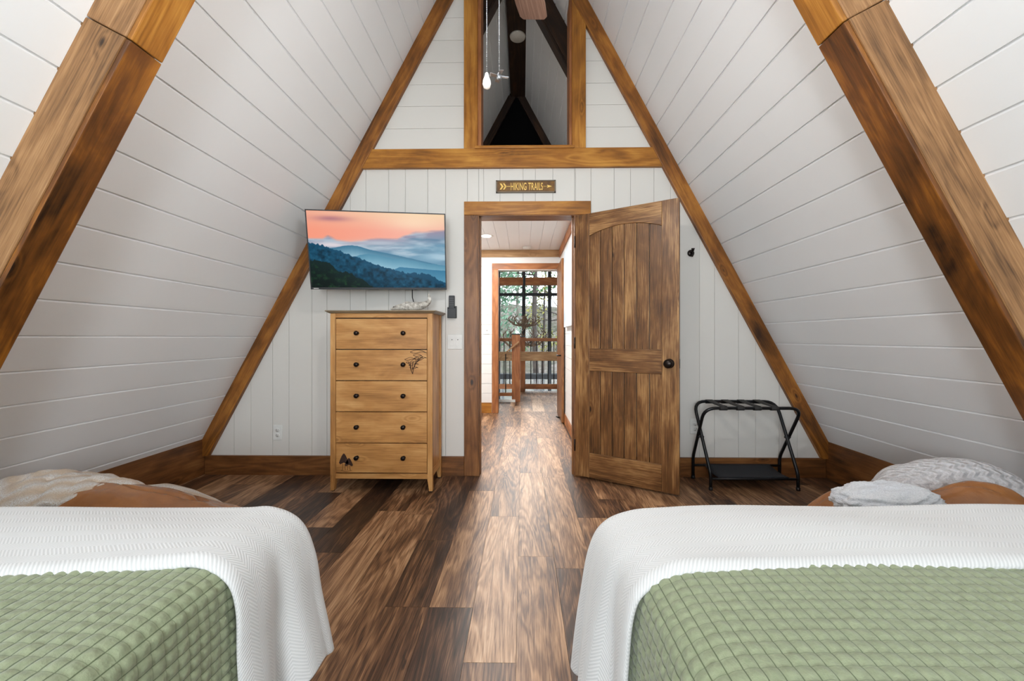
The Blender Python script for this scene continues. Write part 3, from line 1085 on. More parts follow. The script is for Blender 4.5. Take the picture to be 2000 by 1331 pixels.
def mountain_picture(nw, nh):
    """colours (sRGB 0-255) of the misty mountain sunset shown on the screen"""
    rs = np.random.RandomState(3)
    u = np.linspace(0, 1, nw)[None, :].repeat(nh, 0)
    v = np.linspace(0, 1, nh)[:, None].repeat(nw, 1)

    def fbm(fx, fy, seed, octs=4):
        rr = np.random.RandomState(seed)
        out = np.zeros_like(u); amp = 1; tot = 0
        for o in range(octs):
            gx, gy = int(fx * 2 ** o) + 2, int(fy * 2 ** o) + 2
            g = rr.rand(gy + 1, gx + 1)
            X = u * (gx - 1); Y = v * (gy - 1)
            xi = X.astype(int); yi = Y.astype(int)
            tx = X - xi; ty = Y - yi
            tx = tx * tx * (3 - 2 * tx); ty = ty * ty * (3 - 2 * ty)
            xi1 = xi + 1; yi1 = yi + 1
            out += amp * ((g[yi, xi] * (1 - tx) + g[yi, xi1] * tx) * (1 - ty) + (g[yi1, xi] * (1 - tx) + g[yi1, xi1] * tx) * ty)
            tot += amp; amp *= .5
        return out / tot

    def lerp(a, b, t):
        t = np.clip(t, 0, 1)[..., None]
        return np.array(a, float) * (1 - t) + np.array(b, float) * t if not isinstance(a, np.ndarray) or a.ndim < 3 else a * (1 - t) + (b if isinstance(b, np.ndarray) and b.ndim == 3 else np.array(b, float)) * t

    sky = lerp((246, 176, 150), (250, 214, 176), u * 1.3)
    sal = lerp((252, 158, 130), (246, 178, 160), u)
    img = lerp(sky, sal, (v - .02) / .22)
    n1 = fbm(3, 9, 1)
    cl = np.exp(-((u - .17) / .13) ** 2 - ((v - .095) / .035) ** 2)
    img = lerp(img, (186, 126, 132), cl * 1.1 * (.6 + .6 * n1))
    img = lerp(img, (255, 226, 190), np.exp(-((u - .78) / .2) ** 2 - ((v - .12) / .1) ** 2) * .6)
    n2 = fbm(5, 14, 2)
    # cloud bank
    e = interp([(0, .325), (.1, .33), (.14, .30), (.2, .345), (.3, .37), (.38, .355), (.45, .335), (.55, .33), (.64, .32), (.7, .27), (.78, .225), (.86, .22), (1, .20)], u) + (n2 - .5) * .05
    t = (v - e) / .035
    bank = lerp((160, 142, 162), (108, 152, 178), (v - e) / .22)
    bank = lerp(bank, (176, 196, 210), np.clip((n2 - .46) * 4, 0, 1) * .85)
    bank = lerp(bank, (84, 124, 152), np.clip((fbm(4, 20, 77) - .55) * 4, 0, 1) * .7)
    img = lerp(img, bank, t)
    img = lerp(img, (222, 214, 220), np.exp(-((u - .16) / .14) ** 2 - ((v - .435) / .035) ** 2) * 1.1)
    img = lerp(img, (196, 206, 216), np.exp(-((u - .5) / .2) ** 2 - ((v - .40) / .04) ** 2) * .7)

    def ridge(img, pts, ca, cb, fade, amp=.0, seed=5, fog=None):
        nn = fbm(60, 1, seed, 3)[0][None, :].repeat(nh, 0)
        ed = interp(pts, u) - (nn - .5) * amp
        m = np.clip((v - ed) * nh * .7, 0, 1)
        body = lerp(ca, cb, (v - ed) / fade)
        return lerp(img, body, m)

    img = ridge(img, [(0, .5), (.15, .475), (.2, .462), (.25, .44), (.31, .432), (.37, .45), (.44, .49), (.5, .51), (.6, .545), (.75, .6), (1, .7)], (58, 116, 146), (150, 188, 206), .15, .006, 8)
    img = ridge(img, [(0, .8), (.3, .6), (.36, .56), (.42, .545), (.5, .56), (.6, .6), (.68, .605), (.75, .625), (.85, .66), (1, .685)], (78, 138, 166), (140, 186, 206), .14, .006, 9)
    img = lerp(img, (176, 206, 222), np.exp(-((u - .95) / .12) ** 2 - ((v - .57) / .06) ** 2) * .8)
    img = ridge(img, [(0, 1.1), (.55, .8), (.65, .715), (.8, .735), (.9, .75), (1, .76)], (56, 122, 156), (96, 156, 184), .2, .004, 12)
    nt = fbm(40, 24, 21, 3)
    base = ridge(img, [(0, .405), (.06, .43), (.1, .445), (.17, .485), (.25, .535), (.3, .57), (.36, .60), (.42, .645), (.47, .68), (.52, .715), (.58, .735), (.63, .765), (.7, .79), (.76, .8), (.83, .795), (.9, .84), (1, .93)], (18, 76, 106), (10, 58, 80), .35, .045, 30)
    img = base
    slope = interp([(0, .405), (.3, .57), (.6, .755), (1, .93)], u)
    inside = np.clip((v - slope - .01) * 30, 0, 1)
    img = lerp(img, (4, 38, 54), inside * np.clip((nt - .45) * 2.2, 0, 1))
    img = lerp(img, (40, 104, 134), inside * np.clip((.42 - nt) * 2.0, 0, 1))
    img = ridge(img, [(0, .635), (.05, .64), (.1, .655), (.14, .68), (.17, .74), (.2, .79), (.25, .785), (.29, .80), (.33, .86), (.37, .89), (.42, .965), (.47, 1.02)], (16, 38, 38), (8, 22, 20), .3, .04, 40)
    sl = interp([(0, .635), (.15, .69), (.3, .82), (.45, 1.0)], u)
    ins = np.clip((v - sl - .01) * 30, 0, 1)
    img = lerp(img, (30, 66, 40), ins * np.clip((nt - .48) * 2.4, 0, 1))
    return np.clip(img, 0, 255)


def television():
    loc = Vector((-1.046, 2.878, 1.721))
    yaw, pit, rol = 0.184, 0.172, 0.018
    Wd, H = .965, .557
    root = empty('television', loc)
    root.rotation_euler = (pit, rol * -1, yaw)
    root.rotation_mode = 'XYZ'
    # world orientation matches Rz(yaw) * Rx(pitch) * Ry(-roll)
    Mr = Matrix.Rotation(yaw, 4, 'Z') @ Matrix.Rotation(pit, 4, 'X') @ Matrix.Rotation(-rol, 4, 'Y')
    root.rotation_euler = Mr.to_euler('XYZ')
    tag(root, 'flat television showing a misty mountain sunset, tilted out on a wall arm', 'television')
    b = .008
    m = MB()
    m.box((-Wd / 2, 0, H / 2 - b), (Wd / 2, .03, H / 2)).box((-Wd / 2, 0, -H / 2), (Wd / 2, .03, -H / 2 + b * 1.9))
    m.box((-Wd / 2, 0, -H / 2 + b * 1.9), (-Wd / 2 + b, .03, H / 2 - b)).box((Wd / 2 - b, 0, -H / 2 + b * 1.9), (Wd / 2, .03, H / 2 - b))
    m.build('bezel', BLACKMATTE, root, bevel=.0012)
    m = MB().box((-Wd / 2 + .003, .012, -H / 2 + .003), (Wd / 2 - .003, .034, H / 2 - .003)).box((-.3, .034, -.24), (.3, .062, .1))
    m.build('housing', BLACKMATTE, root, bevel=.004)
    nw, nh = 440, 250
    img = mountain_picture(nw, nh) / 255.
    l = np.where(img <= .04045, img / 12.92, ((img + .055) / 1.055) ** 2.4)
    xs = np.linspace(-Wd / 2 + b, Wd / 2 - b, nw); zs = np.linspace(H / 2 - b, -H / 2 + b * 1.9, nh)
    P_ = np.zeros((nh, nw, 3)); P_[..., 0] = xs[None]; P_[..., 2] = zs[:, None]; P_[..., 1] = .006
    g = G('screen_picture')
    at = g.n('ShaderNodeAttribute', attribute_name='picture').outputs['Color']
    g.set(color=(.005, .005, .005), rough=.25, spec=.06, emit=at, estr=0.95)
    UV = np.zeros((nh, nw, 2))
    o = grid_object('screen', P_, UV, g.m, root, smooth=False)
    ca = o.data.attributes.new('picture', 'FLOAT_COLOR', 'POINT')
    c = np.ones((nh * nw, 4), np.float32); c[:, :3] = l.reshape(-1, 3)
    ca.data.foreach_set('color', c.ravel())
    s = o.modifiers.new('t', 'SOLIDIFY'); s.thickness = .004; s.offset = 1
    MB().box((-Wd / 2 + .02, -.0006, -H / 2 + .005), (-Wd / 2 + .055, .001, -H / 2 + .0095)).build('maker_mark', PLASTIC, root)
    # mount: arm reaches the wall; cable
    inv = root.matrix_basis.inverted()
    w2l = lambda p: inv @ Vector(p)
    m = MB().tube([w2l((-.98, 2.94, 1.72)), w2l((-.90, 3.05, 1.72)), w2l((-.96, 3.125, 1.72))], .018, 8)
    m.build('wall_arm', BLACK, root)
    m = MB()
    c0 = [w2l(p) for p in ((-1.02, 3.115, 1.60), (-.90, 3.115, 1.60), (-.90, 3.138, 1.60), (-1.02, 3.138, 1.60))]
    c1 = [w2l(p) for p in ((-1.02, 3.115, 1.84), (-.90, 3.115, 1.84), (-.90, 3.138, 1.84), (-1.02, 3.138, 1.84))]
    m._add(c0 + c1, [(0, 3, 2, 1), (4, 5, 6, 7), (0, 1, 5, 4), (1, 2, 6, 5), (2, 3, 7, 6), (3, 0, 4, 7)])
    m.build('wall_plate', BLACK, root)
    m = MB().tube([w2l(p) for p in ((-.80, 2.96, 1.60), (-.835, 3.0, 1.48), (-.845, 3.04, 1.40), (-.845, 3.11, 1.34), (-.85, 3.128, 1.25), (-.86, 3.13, .8), (-.86, 3.13, .4))], .004, 6)
    m.build('power_cable', BLACKMATTE, root)


television()


# ------------------------------------------------------------------ small wall fittings
def remote_and_holder():
    h = empty('remote_holder', (-.553, YW, 1.245))
    tag(h, 'black wall-mounted remote holder left of the doorway casing', 'remote holder')
    MB().box((-.031, -.006, 0), (.034, 0, .095)).build('back_plate', BLACKMATTE, h, bevel=.002)
    MB().box((-.035, -.034, 0), (.028, -.030, .076)).box((-.035, -.034, 0), (-.031, -.005, .085)).box((.026, -.034, 0), (.030, -.005, .085)).box((-.035, -.034, 0), (.030, -.004, .004)).build('pocket', BLACKMATTE, h, bevel=.001)
    r = empty('remote_control', (-.556, YW - .018, 1.250))
    tag(r, 'dark remote control standing upright in the black wall holder', 'remote control')
    MB().box((-.023, -.009, 0), (.023, .009, .172)).build('body', BLACKMATTE, r, bevel=.004)
    bt = plain('grey_rubber_button', (92, 92, 94), .6)
    for i in range(4):
        for j in range(3):
            MB().box((-.015 + j * .012, -.0105, .095 + i * .017), (-.009 + j * .012, -.0088, .103 + i * .017)).build('button', bt, r)


remote_and_holder()


def switch_plate(name, x, z, w, h, n, label, y=YW, rocker=False, cat='light switch'):
    r = empty(name, (x, y, z)); tag(r, label, cat)
    MB().box((-w / 2, -.007, -h / 2), (w / 2, -.0002, h / 2)).build('cover_plate', PLASTIC, r, bevel=.003)
    for i in range(n):
        cx_ = (i - (n - 1) / 2) * .046
        if rocker:
            MB().box((cx_ - .016, -.009, -.033), (cx_ + .016, -.006, .033)).build('rocker', PLASTIC, r, bevel=.001)
            MB().box((cx_ - .003, -.0095, .012), (cx_ + .003, -.0088, .020)).build('indicator', SLOT, r)
        else:
            MB().box((cx_ - .005, -.0075, -.012), (cx_ + .005, -.0065, .012)).build('slot', SLOT, r)
            MB().box((cx_ - .004, -.018, -.001), (cx_ + .004, -.006, .010)).build('toggle', PLASTIC, r, bevel=.001)
    return r


switch_plate('light_switch', -.533, 1.058, .118, .118, 2, 'double white light switch plate between dresser and door casing', rocker=True)
switch_plate('light_switch', -.512, 1.20, .072, .115, 1, 'white single switch plate on the far hall wall', y=HY1)


def outlet(x, z, label):
    r = empty('wall_outlet', (x, YW, z)); tag(r, label, 'outlet')
    MB().box((-.038, -.007, -.060), (.038, -.0002, .060)).build('cover_plate', PLASTIC, r, bevel=.003)
    for s in (-1, 1):
        so = MB().lathe([(.001, .0), (.0165, .0), (.0165, .002), (.001, .0022)], 20, Matrix.Translation((0, -.0065, s * .020)) @ Matrix.Rotation(radians(90), 4, 'X')).build('socket', PLASTIC, r)
        for dx in (-.006, .006):
            MB().box((dx - .001, -.0095, s * .020 - .001), (dx + .001, -.0086, s * .020 + .008)).build('slot', SLOT, so)
        MB().box((-.002, -.0095, s * .020 - .010), (.002, -.0086, s * .020 - .006)).build('slot', SLOT, so)


outlet(-1.949, .334, 'white wall outlet near the floor left of the dresser')
outlet(1.352, .395, 'white wall outlet behind the black luggage rack')

hk = empty('wall_hook', (1.321, YW, 1.753))
tag(hk, 'small dark round hook high on the wall right of the open door', 'hook')
MB().lathe([(.001, 0), (.026, 0), (.027, .006), (.022, .012), (.001, .014)], 20, Matrix.Rotation(radians(90), 4, 'X')).build('rose', BRONZE, hk)
MB().tube([(0, -.006, .006), (0, -.03, .008), (0, -.042, .014), (0, -.045, .030)], [.010, .009, .009, .014], 10).build('upper_prong', BRONZE, hk)
MB().tube([(0, -.006, -.006), (0, -.018, -.02), (0, -.030, -.026), (0, -.036, -.014)], [.009, .008, .008, .012], 10).build('lower_prong', BRONZE, hk)


def sign():
    g = G('gold_brown_sign')
    co = g.n('ShaderNodeTexCoord').outputs['Object']
    g.set(color=g.ramp(g.noise(co, 30, 3), [(.3, lin(92, 58, 14)), (.7, lin(130, 90, 28))]), rough=.45)
    gold = plain('gold_lettering', (240, 200, 104), .45)
    r = empty('hiking_sign', (.0275, YW, 2.281))
    tag(r, 'small brown and gold HIKING TRAILS arrow sign above the doorway', 'sign')
    W_, H_ = .470, .097
    MB().box((-W_ / 2 + .006, -.012, -H_ / 2 + .006), (W_ / 2 - .006, -.0002, H_ / 2 - .006)).build('board', g.m, r)
    m = MB()
    m.box((-W_ / 2, -.018, -H_ / 2), (W_ / 2, -.0002, -H_ / 2 + .008)).box((-W_ / 2, -.018, H_ / 2 - .008), (W_ / 2, -.0002, H_ / 2))
    m.box((-W_ / 2, -.018, -H_ / 2), (-W_ / 2 + .010, -.0002, H_ / 2)).box((W_ / 2 - .010, -.018, -H_ / 2), (W_ / 2, -.0002, H_ / 2))
    m.build('frame', plain('grey_sign_frame', (112, 100, 84), .5), r)
    cu = bpy.data.curves.new('lettering', 'FONT')
    cu.body = 'HIKING TRAILS'
    cu.size = .085
    cu.align_x = 'CENTER'; cu.align_y = 'CENTER'
    cu.extrude = .0015
    cu.offset = .0006
    cu.space_character = 1.04
    t = bpy.data.objects.new('tmp', cu)
    COL.objects.link(t)
    bpy.context.view_layer.update()
    me = bpy.data.meshes.new_from_object(t.evaluated_get(bpy.context.evaluated_depsgraph_get()))
    bpy.data.objects.remove(t)
    xs = [v.co.x for v in me.vertices]; ys = [v.co.y for v in me.vertices]
    sx = .252 / (max(xs) - min(xs)); sy = .058 / (max(ys) - min(ys))
    cx_ = (max(xs) + min(xs)) / 2; cy_ = (max(ys) + min(ys)) / 2
    for v in me.vertices:
        x, y, z = v.co
        v.co = ((x - cx_) * sx + .008, -.0135 - z, (y - cy_) * sy)
    me.materials.clear(); me.materials.append(gold)
    o = bpy.data.objects.new('lettering', me); COL.objects.link(o); o.parent = r
    m = MB()
    for x in (-.205, -.180):
        m.prism([(x, .024), (x + .012, .024), (x + .030, .0), (x + .012, -.024), (x, -.024), (x + .014, 0)][::-1], -.003, 'y', -.012)
    m.box((-.158, -.015, -.0025), (-.122, -.012, .0025))
    m.build('arrow_feather', gold, r)
    m = MB()
    m.box((.138, -.015, -.0015), (.168, -.012, .0015))
    m.prism([(.166, .012), (.206, .0), (.166, -.012), (.172, 0)][::-1], -.003, 'y', -.012)
    m.build('arrow_head', gold, r)


sign()


# ------------------------------------------------------------------ folding luggage rack
def arc_path(pts, rads, n=6):
    """polyline with rounded corners"""
    P_ = [Vector(p) for p in pts]
    out = [P_[0]]
    for i in range(1, len(P_) - 1):
        a, b, c = P_[i - 1], P_[i], P_[i + 1]
        r = min(rads[i - 1], (a - b).length * .48, (c - b).length * .48)
        s = b + (a - b).normalized() * r; e = b + (c - b).normalized() * r
        for k in range(n + 1):
            t = k / n
            out.append(s * (1 - t) ** 2 + b * 2 * t * (1 - t) + e * t * t)
    out.append(P_[-1])
    return out


def luggage_rack():
    r = empty('luggage_rack', (0, 0, 0))
    tag(r, 'black folding metal luggage rack with four straps beside the open door', 'luggage rack')
    yf, yb = 2.858, 3.098
    A = arc_path([(1.345, yf, 0.006), (1.345, yf, .115), (1.318, yb - .02, .60), (1.945, yb - .02, .60), (1.962, yf, .115), (1.962, yf, .006)], (.04, .09, .09, .04))
    B = arc_path([(1.322, yb, 0.006), (1.322, yb, .17), (1.300, yf, .587), (1.990, yf, .587), (1.985, yb, .17), (1.985, yb, .006)], (.04, .09, .09, .04))
    MB().tube(A, .0115, 12).build('frame_tube', BLACK, r)
    MB().tube(B, .0115, 12).build('frame_tube', BLACK, r)
    for x, y in ((1.345, yf), (1.962, yf), (1.322, yb), (1.985, yb)):
        MB().lathe([(.012, 0), (.014, .002), (.014, .022), (.012, .024)], 14, Matrix.Translation((x, y, 0))).build('foot_cap', BLACKMATTE, r)
    for x in (1.328, 1.966):
        MB().tube([(x - .022, 2.978, .352), (x + .022, 2.978, .352)], .007, 10).build('pivot_bolt', BLACK, r)
    for x in (1.435, 1.555, 1.675, 1.795):
        w = .052
        pts = []
        n = 12
        prof = []
        for t in np.linspace(0, 1, n + 1):
            y = (yf - .0) * (1 - t) + (yb - .02) * t
            z = .600 * (1 - t) + .613 * t - .004 * sin(pi * t)
            prof.append((y, z))
        vs = []
        full = [(yf + .013, .572), (yf, .572 - .0), (yf - .0135, .580), (yf - .0135, .592)] + prof[0:] + [(yb - .006, .603), (yb - .006, .592), (yb - .02, .585), (yb - .034, .588)]
        P_ = np.array([[(x - w / 2, a, b), (x + w / 2, a, b)] for a, b in full])
        UV = np.zeros((*P_.shape[:2], 2))
        o = grid_object('strap', P_, UV, STRAP, r)
        s = o.modifiers.new('t', 'SOLIDIFY'); s.thickness = .003; s.offset = 0
    # lower shelf
    MB().tube([(1.345, yf, .082), (1.962, yf, .082)], .009, 10).build('shelf_bar', BLACK, r)
    MB().tube([(1.322, yb - .005, .105), (1.985, yb - .005, .105)], .009, 10).build('shelf_bar', BLACK, r)
    vs = []
    n = 10
    P_ = np.zeros((n + 1, n + 1, 3))
    for i in range(n + 1):
        for j in range(n + 1):
            s, t = i / n, j / n
            P_[i, j] = (1.40 + .50 * s, yf + (yb - yf - .005) * t, .094 + .022 * t - .012 * sin(pi * t))
    o = grid_object('shelf', P_, np.zeros((n + 1, n + 1, 2)), SHELFCLOTH, r)
    s = o.modifiers.new('t', 'SOLIDIFY'); s.thickness = .004


luggage_rack()


# ------------------------------------------------------------------ ceiling fan with its light
def fan():
    r = empty('ceiling_fan', (-0.10, 1.20, -0.04))
    tag(r, 'brown-bladed ceiling fan with a light and two pull chains hanging down', 'ceiling fan')
    MB().tube([(0, 0, 4.645), (0, 0, 2.78)], .014, 12).build('downrod', BRONZE, r)
    MB().lathe([(.03, 2.80), (.10, 2.77), (.13, 2.72), (.13, 2.66), (.10, 2.62), (.06, 2.60)], 32).build('motor_housing', BRONZE, r)
    MB().lathe([(.06, 2.60), (.075, 2.57), (.075, 2.53), (.04, 2.52)], 28).build('light_fitting', BRONZE, r)
    glow = emitter('frosted_lamp_glass', (255, 244, 228), 2.0)
    for i in range(3):
        a = 2 * pi * i / 3 + pi / 2
        M = Matrix.Translation((.11 * cos(a), .11 * sin(a), 2.53))
        MB().lathe([(.012, 0.01), (.03, -.01), (.045, -.04), (.05, -.07), (.04, -.085), (.01, -.09)], 20, M).build('lamp_shade', glow, r)
    for i in range(5):
        a = radians(77.3) + i * 2 * pi / 5
        M = Matrix.Rotation(a, 4, 'Z')
        b = MB((1, 0, 0))
        pl = [(.17, -.045), (.35, -.062), (.62, -.070), (.695, -.066), (.712, -.05), (.712, .052), (.695, .066), (.62, .070), (.35, .062), (.17, .045)]
        b.prism(pl, .007, 'z', 2.646)
        Mt = M @ Matrix.Translation((0, 0, 2.65)) @ Matrix.Rotation(radians(11), 4, 'X') @ Matrix.Translation((0, 0, -2.65))
        b.v = [tuple(Mt @ Vector(p)) for p in b.v]
        b.g = (M.to_3x3() @ Vector((1, 0, 0)))
        b.f = [(f[0], b.g, f[2], f[3], f[4], f[5]) for f in b.f]
        b.build('blade', W_BLADE, r, bevel=.002)
        k = MB().tube([M @ Vector(p) for p in ((.09, 0, 2.64), (.14, 0, 2.632), (.22, 0, 2.642))], [.014, .012, .010], 8)
        k.build('blade_bracket', BRONZE, r)

    def chain(x, y, z0, z1):
        c = MB().tube([(x, y, z0), (x, y, z1)], .0009, 6)
        z = z0
        while z > z1:
            c.lathe([(.0003, -.0018), (.0019, 0), (.0003, .0018)], 6, Matrix.Translation((x, y, z))); z -= .0062
        return c.build('pull_chain', CHROME, r)
    c = chain(-.012, .05, 2.58, 1.97)
    g = emitter('glowing_pull', (255, 240, 220), 0.5)
    MB().lathe([(.002, .030), (.005, .026), (.0065, .018), (.012, .004), (.0135, -.006), (.010, -.017), (.001, -.021)], 18, Matrix.Translation((-.012, .05, 1.936))).build('bulb_pull', g, c)
    c = chain(.027, .05, 2.58, 1.97)
    f = MB()
    f.lathe([(.001, -.014), (.007, -.010), (.008, 0), (.006, .008), (.001, .012)], 14, Matrix.Translation((.027, .05, 1.954)))
    for i in range(4):
        M = Matrix.Translation((.027, .05, 1.954)) @ Matrix.Rotation(i * pi / 2 + .3, 4, 'Z') @ Matrix.Rotation(radians(12), 4, 'X')
        f._add([(.004, -.004, -.0006), (.030, -.007, -.0006), (.030, .007, -.0006), (.004, .004, -.0006), (.004, -.004, .0006), (.030, -.007, .0006), (.030, .007, .0006), (.004, .004, .0006)],
               [(0, 3, 2, 1), (4, 5, 6, 7), (0, 1, 5, 4), (1, 2, 6, 5), (2, 3, 7, 6), (3, 0, 4, 7)], M=M)
    f.build('fan_pull', CHROME, c)
    l = bpy.data.lights.new('fan_lamp', 'POINT')
    l.energy = FAN_POWER; l.shadow_soft_size = .045; l.color = (1.0, .975, .95)
    o = bpy.data.objects.new('fan_lamp', l); COL.objects.link(o); o.location = (0, 0, 2.40); o.parent = r


FAN_POWER = 33
fan()


# ------------------------------------------------------------------ fittings of the hall and the loft space
def hall_bits():
    c = empty('recessed_light', (-.448, 4.946, HZ - .012))
    tag(c, 'glowing round recessed light in the hall ceiling', 'ceiling light')
    MB().lathe([(.062, -.001), (.085, -.004), (.09, -.001), (.09, 0.0)], 28).build('trim_ring', PLASTIC, c)
    MB().lathe([(.001, -.003), (.06, -.003), (.062, -.001)], 28).build('lens', emitter('hall_light_lens', (255, 250, 240), 9), c)
    l = bpy.data.lights.new('hall_lamp', 'AREA'); l.shape = 'DISK'; l.size = .14; l.energy = 34; l.color = (1, .97, .93)
    o = bpy.data.objects.new('hall_lamp', l); COL.objects.link(o); o.location = (0, 0, -.01); o.parent = c
    c2 = empty('recessed_light', (-.35, 3.75, HZ - .012))
    tag(c2, 'recessed hall ceiling light nearest the bedroom doorway', 'ceiling light')
    MB().lathe([(.062, -.001), (.085, -.004), (.09, -.001), (.09, 0.0)], 28).build('trim_ring', PLASTIC, c2)
    MB().lathe([(.001, -.003), (.06, -.003), (.062, -.001)], 28).build('lens', bpy.data.materials['hall_light_lens'], c2)
    o = o.copy(); COL.objects.link(o); o.parent = c2
    s = empty('smoke_detector', (.063, 5.55, HZ - .012))
    tag(s, 'flat white smoke detector on the hall ceiling above the far doorway', 'smoke detector')
    MB().lathe([(.001, -.032), (.045, -.030), (.058, -.02), (.062, 0)], 28).build('body', PLASTIC, s)
    s = empty('smoke_detector', (-.055, 4.62, 4.598))
    tag(s, 'round pale detector under the dark ridge beam above the hall', 'smoke detector')
    MB().lathe([(.001, -.022), (.070, -.022), (.074, -.018), (.088, -.014), (.092, 0)], 32).build('body', plain('aged_white_plastic', (206, 198, 186), .5), s)
    g = G('abstract_blue_canvas')
    s.children[0].name = 'detector_body'
    l2 = bpy.data.lights.new('loft_fill_point', 'POINT'); l2.shadow_soft_size = .12; l2.energy = 5; l2.color = (1, .88, .76)  # unseen fill light added to brighten the loft, without a lamp body
    o2 = bpy.data.objects.new('loft_fill_point', l2); COL.objects.link(o2); o2.location = (-.05, 4.1, 2.72)
    u, v = g.uvs()
    nz = g.noise(g.comb(u, v), 2.2, 4, .6, 1.0)
    g.set(color=g.ramp(nz, [(.25, lin(128, 150, 172)), (.5, lin(196, 206, 214)), (.72, lin(232, 232, 230))]), rough=.7)
    a = empty('wall_canvas', (HX1, 0, 0)); tag(a, 'large unframed pale blue canvas hung on the right hall wall', 'painting')
    MB((0, 1, 0)).box((-.040, 3.55, 1.215), (-.002, 4.84, 2.12)).build('stretched_canvas', g.m, a, bevel=.003)


hall_bits()


# ------------------------------------------------------------------ railings, posts
def newel(x0, x1, y0, y1, h, label, cap):
    r = empty('newel_post', ((x0 + x1) / 2, (y0 + y1) / 2, 0))
    tag(r, label, 'post')
    w = (x1 - x0) / 2; d = (y1 - y0) / 2
    MB((0, 0, 1)).box((-w, -d, 0), (w, d, h - cap)).build('shaft', W_RAIL, r, bevel=.004)
    MB().box((-w - .006, -d - .006, h - cap), (w + .006, d + .006, h)).build('post_cap', WINFRAME, r, bevel=.004)


newel(-.178, -.036, 6.74, 6.88, 1.16, 'thick square stained newel post at the head of the stairs', .02)
newel(-.040, .058, 8.02, 8.115, 1.12, 'slimmer newel post with dark cap in the far loft railing', .02)


def railing():
    r = empty('loft_railing', (0, 8.05, 0))
    tag(r, 'stained loft railing with thin black balusters before the tall window', 'railing')
    for a, b in ((.060, 2.2), (-1.6, -.042)):
        MB((1, 0, 0)).box((a, -.035, 1.018), (b, .035, 1.082)).build('handrail', W_RAIL, r, bevel=.004)
        MB((1, 0, 0)).box((a, -.03, .052), (b, .03, .152)).build('bottom_rail', W_RAIL, r, bevel=.004)
        n = int((b - a) / .1165)
        for i in range(n):
            x = a + (.112 if a > 0 else 0.065) + i * .1165
            if x < b - .02:
                MB().tube([(x, 0, .152), (x, 0, 1.018)], .0095, 8).build('baluster', BLACK, r)
    b = tag(MB((1, 0, 0)).box((-1.45, 7.85, .632), (1.35, 7.95, .812)).build('tie_beam', W_BEAM_PALE, bevel=.005), 'thick pale horizontal timber beam crossing behind the newel post', 'beam')
    s = empty('stair_railing', (0, 6.79, 0))
    tag(s, 'short stair railing left of the thick newel post with slanting handrail', 'railing')
    MB((1, 0, 0)).box((-1.5, -.03, .095), (-.178, .03, .150)).build('bottom_rail', W_RAIL, s, bevel=.003)
    MB().tube([(-.285, 0, .15), (-.285, 0, .83)], .0085, 8).build('baluster', BLACK, s)
    MB().tube([(-.80, 0, .12), (-.80, 0, .40)], .0085, 8).build('baluster', BLACK, s)
    pl = [(-.060, 1.035), (-.052, 1.012), (-1.2, .03), (-1.2, .075)]
    MB((.85, 0, .72)).prism(pl[::-1], .035, 'y', -.125).build('slanting_handrail', W_BEAM_PALE, s, bevel=.004)
    tag(MB().box((-1.6, 6.72, -.3), (-.12, 6.75, .04)).build('trim_stairwell_edge', PLASTIC), kind='structure')
    tag(MB().box((-.125, 6.75, -.3), (-.12, 8.1, -.0)).build('trim_stairwell_side', PLASTIC), kind='structure')


railing()


# ------------------------------------------------------------------ antler chandelier
def chandelier():
    ant = plain('antler', (126, 104, 82), .6, bumpy=.3, bscale=60)
    r = empty('antler_chandelier', (.045, 9.5, 0))
    tag(r, 'two-tiered antler chandelier hanging on a dark rod before the tall window', 'chandelier')
    MB().tube([(0, 0, 4.2), (0, 0, .95)], .030, 12).build('rod', WINFRAME, r)
    MB().lathe([(.02, 1.62), (.05, 1.60), (.06, 1.50), (.04, 1.42), (.07, 1.36), (.03, 1.30)], 20).build('hub', ant, r)
    rr = random.Random(4)
    protos = []
    for kind in range(2):
        m = MB()
        L = .36 if kind == 0 else .52
        H = .20 if kind == 0 else .34
        main = [(.03, 0, 0), (L * .35, .02, -.04), (L * .7, .05, -.02), (L * .95, .05, H * .3), (L, .02, H * .7), (L * .93, -.03, H)]
        m.tube(main, [.016, .017, .015, .013, .010, .004], 7)
        for (b, e1, e2) in ((2, (L * .66, .08, .08), (L * .60, .10, .16)), (3, (L * 1.1, .10, H * .5), (L * 1.14, .12, H * .85)), (1, (L * .40, -.06, .05), (L * .46, -.09, .13)), (4, (L * .86, .06, H * .95), (L * .80, .07, H * 1.15))):
            m.tube([main[b], e1, e2], [.011, .009, .003], 6)
        m.tube([(L * .5, .02, -.035), (L * .5, .02, .12)], .004, 6)
        protos.append(m.build('antler', ant, r))
    ci = emitter('candle_lamp', (255, 236, 205), 1.5)
    n0, n1 = 8, 11
    for kind, n, z in ((0, n0, 1.42), (1, n1, .93)):
        for i in range(n):
            o = protos[kind] if i == 0 else protos[kind].copy()
            if i: COL.objects.link(o); o.parent = r
            o.location = (0, 0, z + rr.uniform(-.02, .02))
            o.rotation_euler = (rr.uniform(-.1, .1), rr.uniform(-.08, .08), 2 * pi * i / n + rr.uniform(-.1, .1))
    for i in range(6):
        a = 2 * pi * i / 6
        MB().lathe([(.010, 0), (.011, .06), (.014, .08), (.009, .105), (.001, .115)], 10, Matrix.Translation((.24 * cos(a), .24 * sin(a), 1.47))).build('candle_lamp', PLASTIC, r)


chandelier()


# ------------------------------------------------------------------ beds, quilts, throws
ZT = 0.600        # quilt top
YFOOT = 1.100     # foot end of both quilts
YHEAD = -0.90


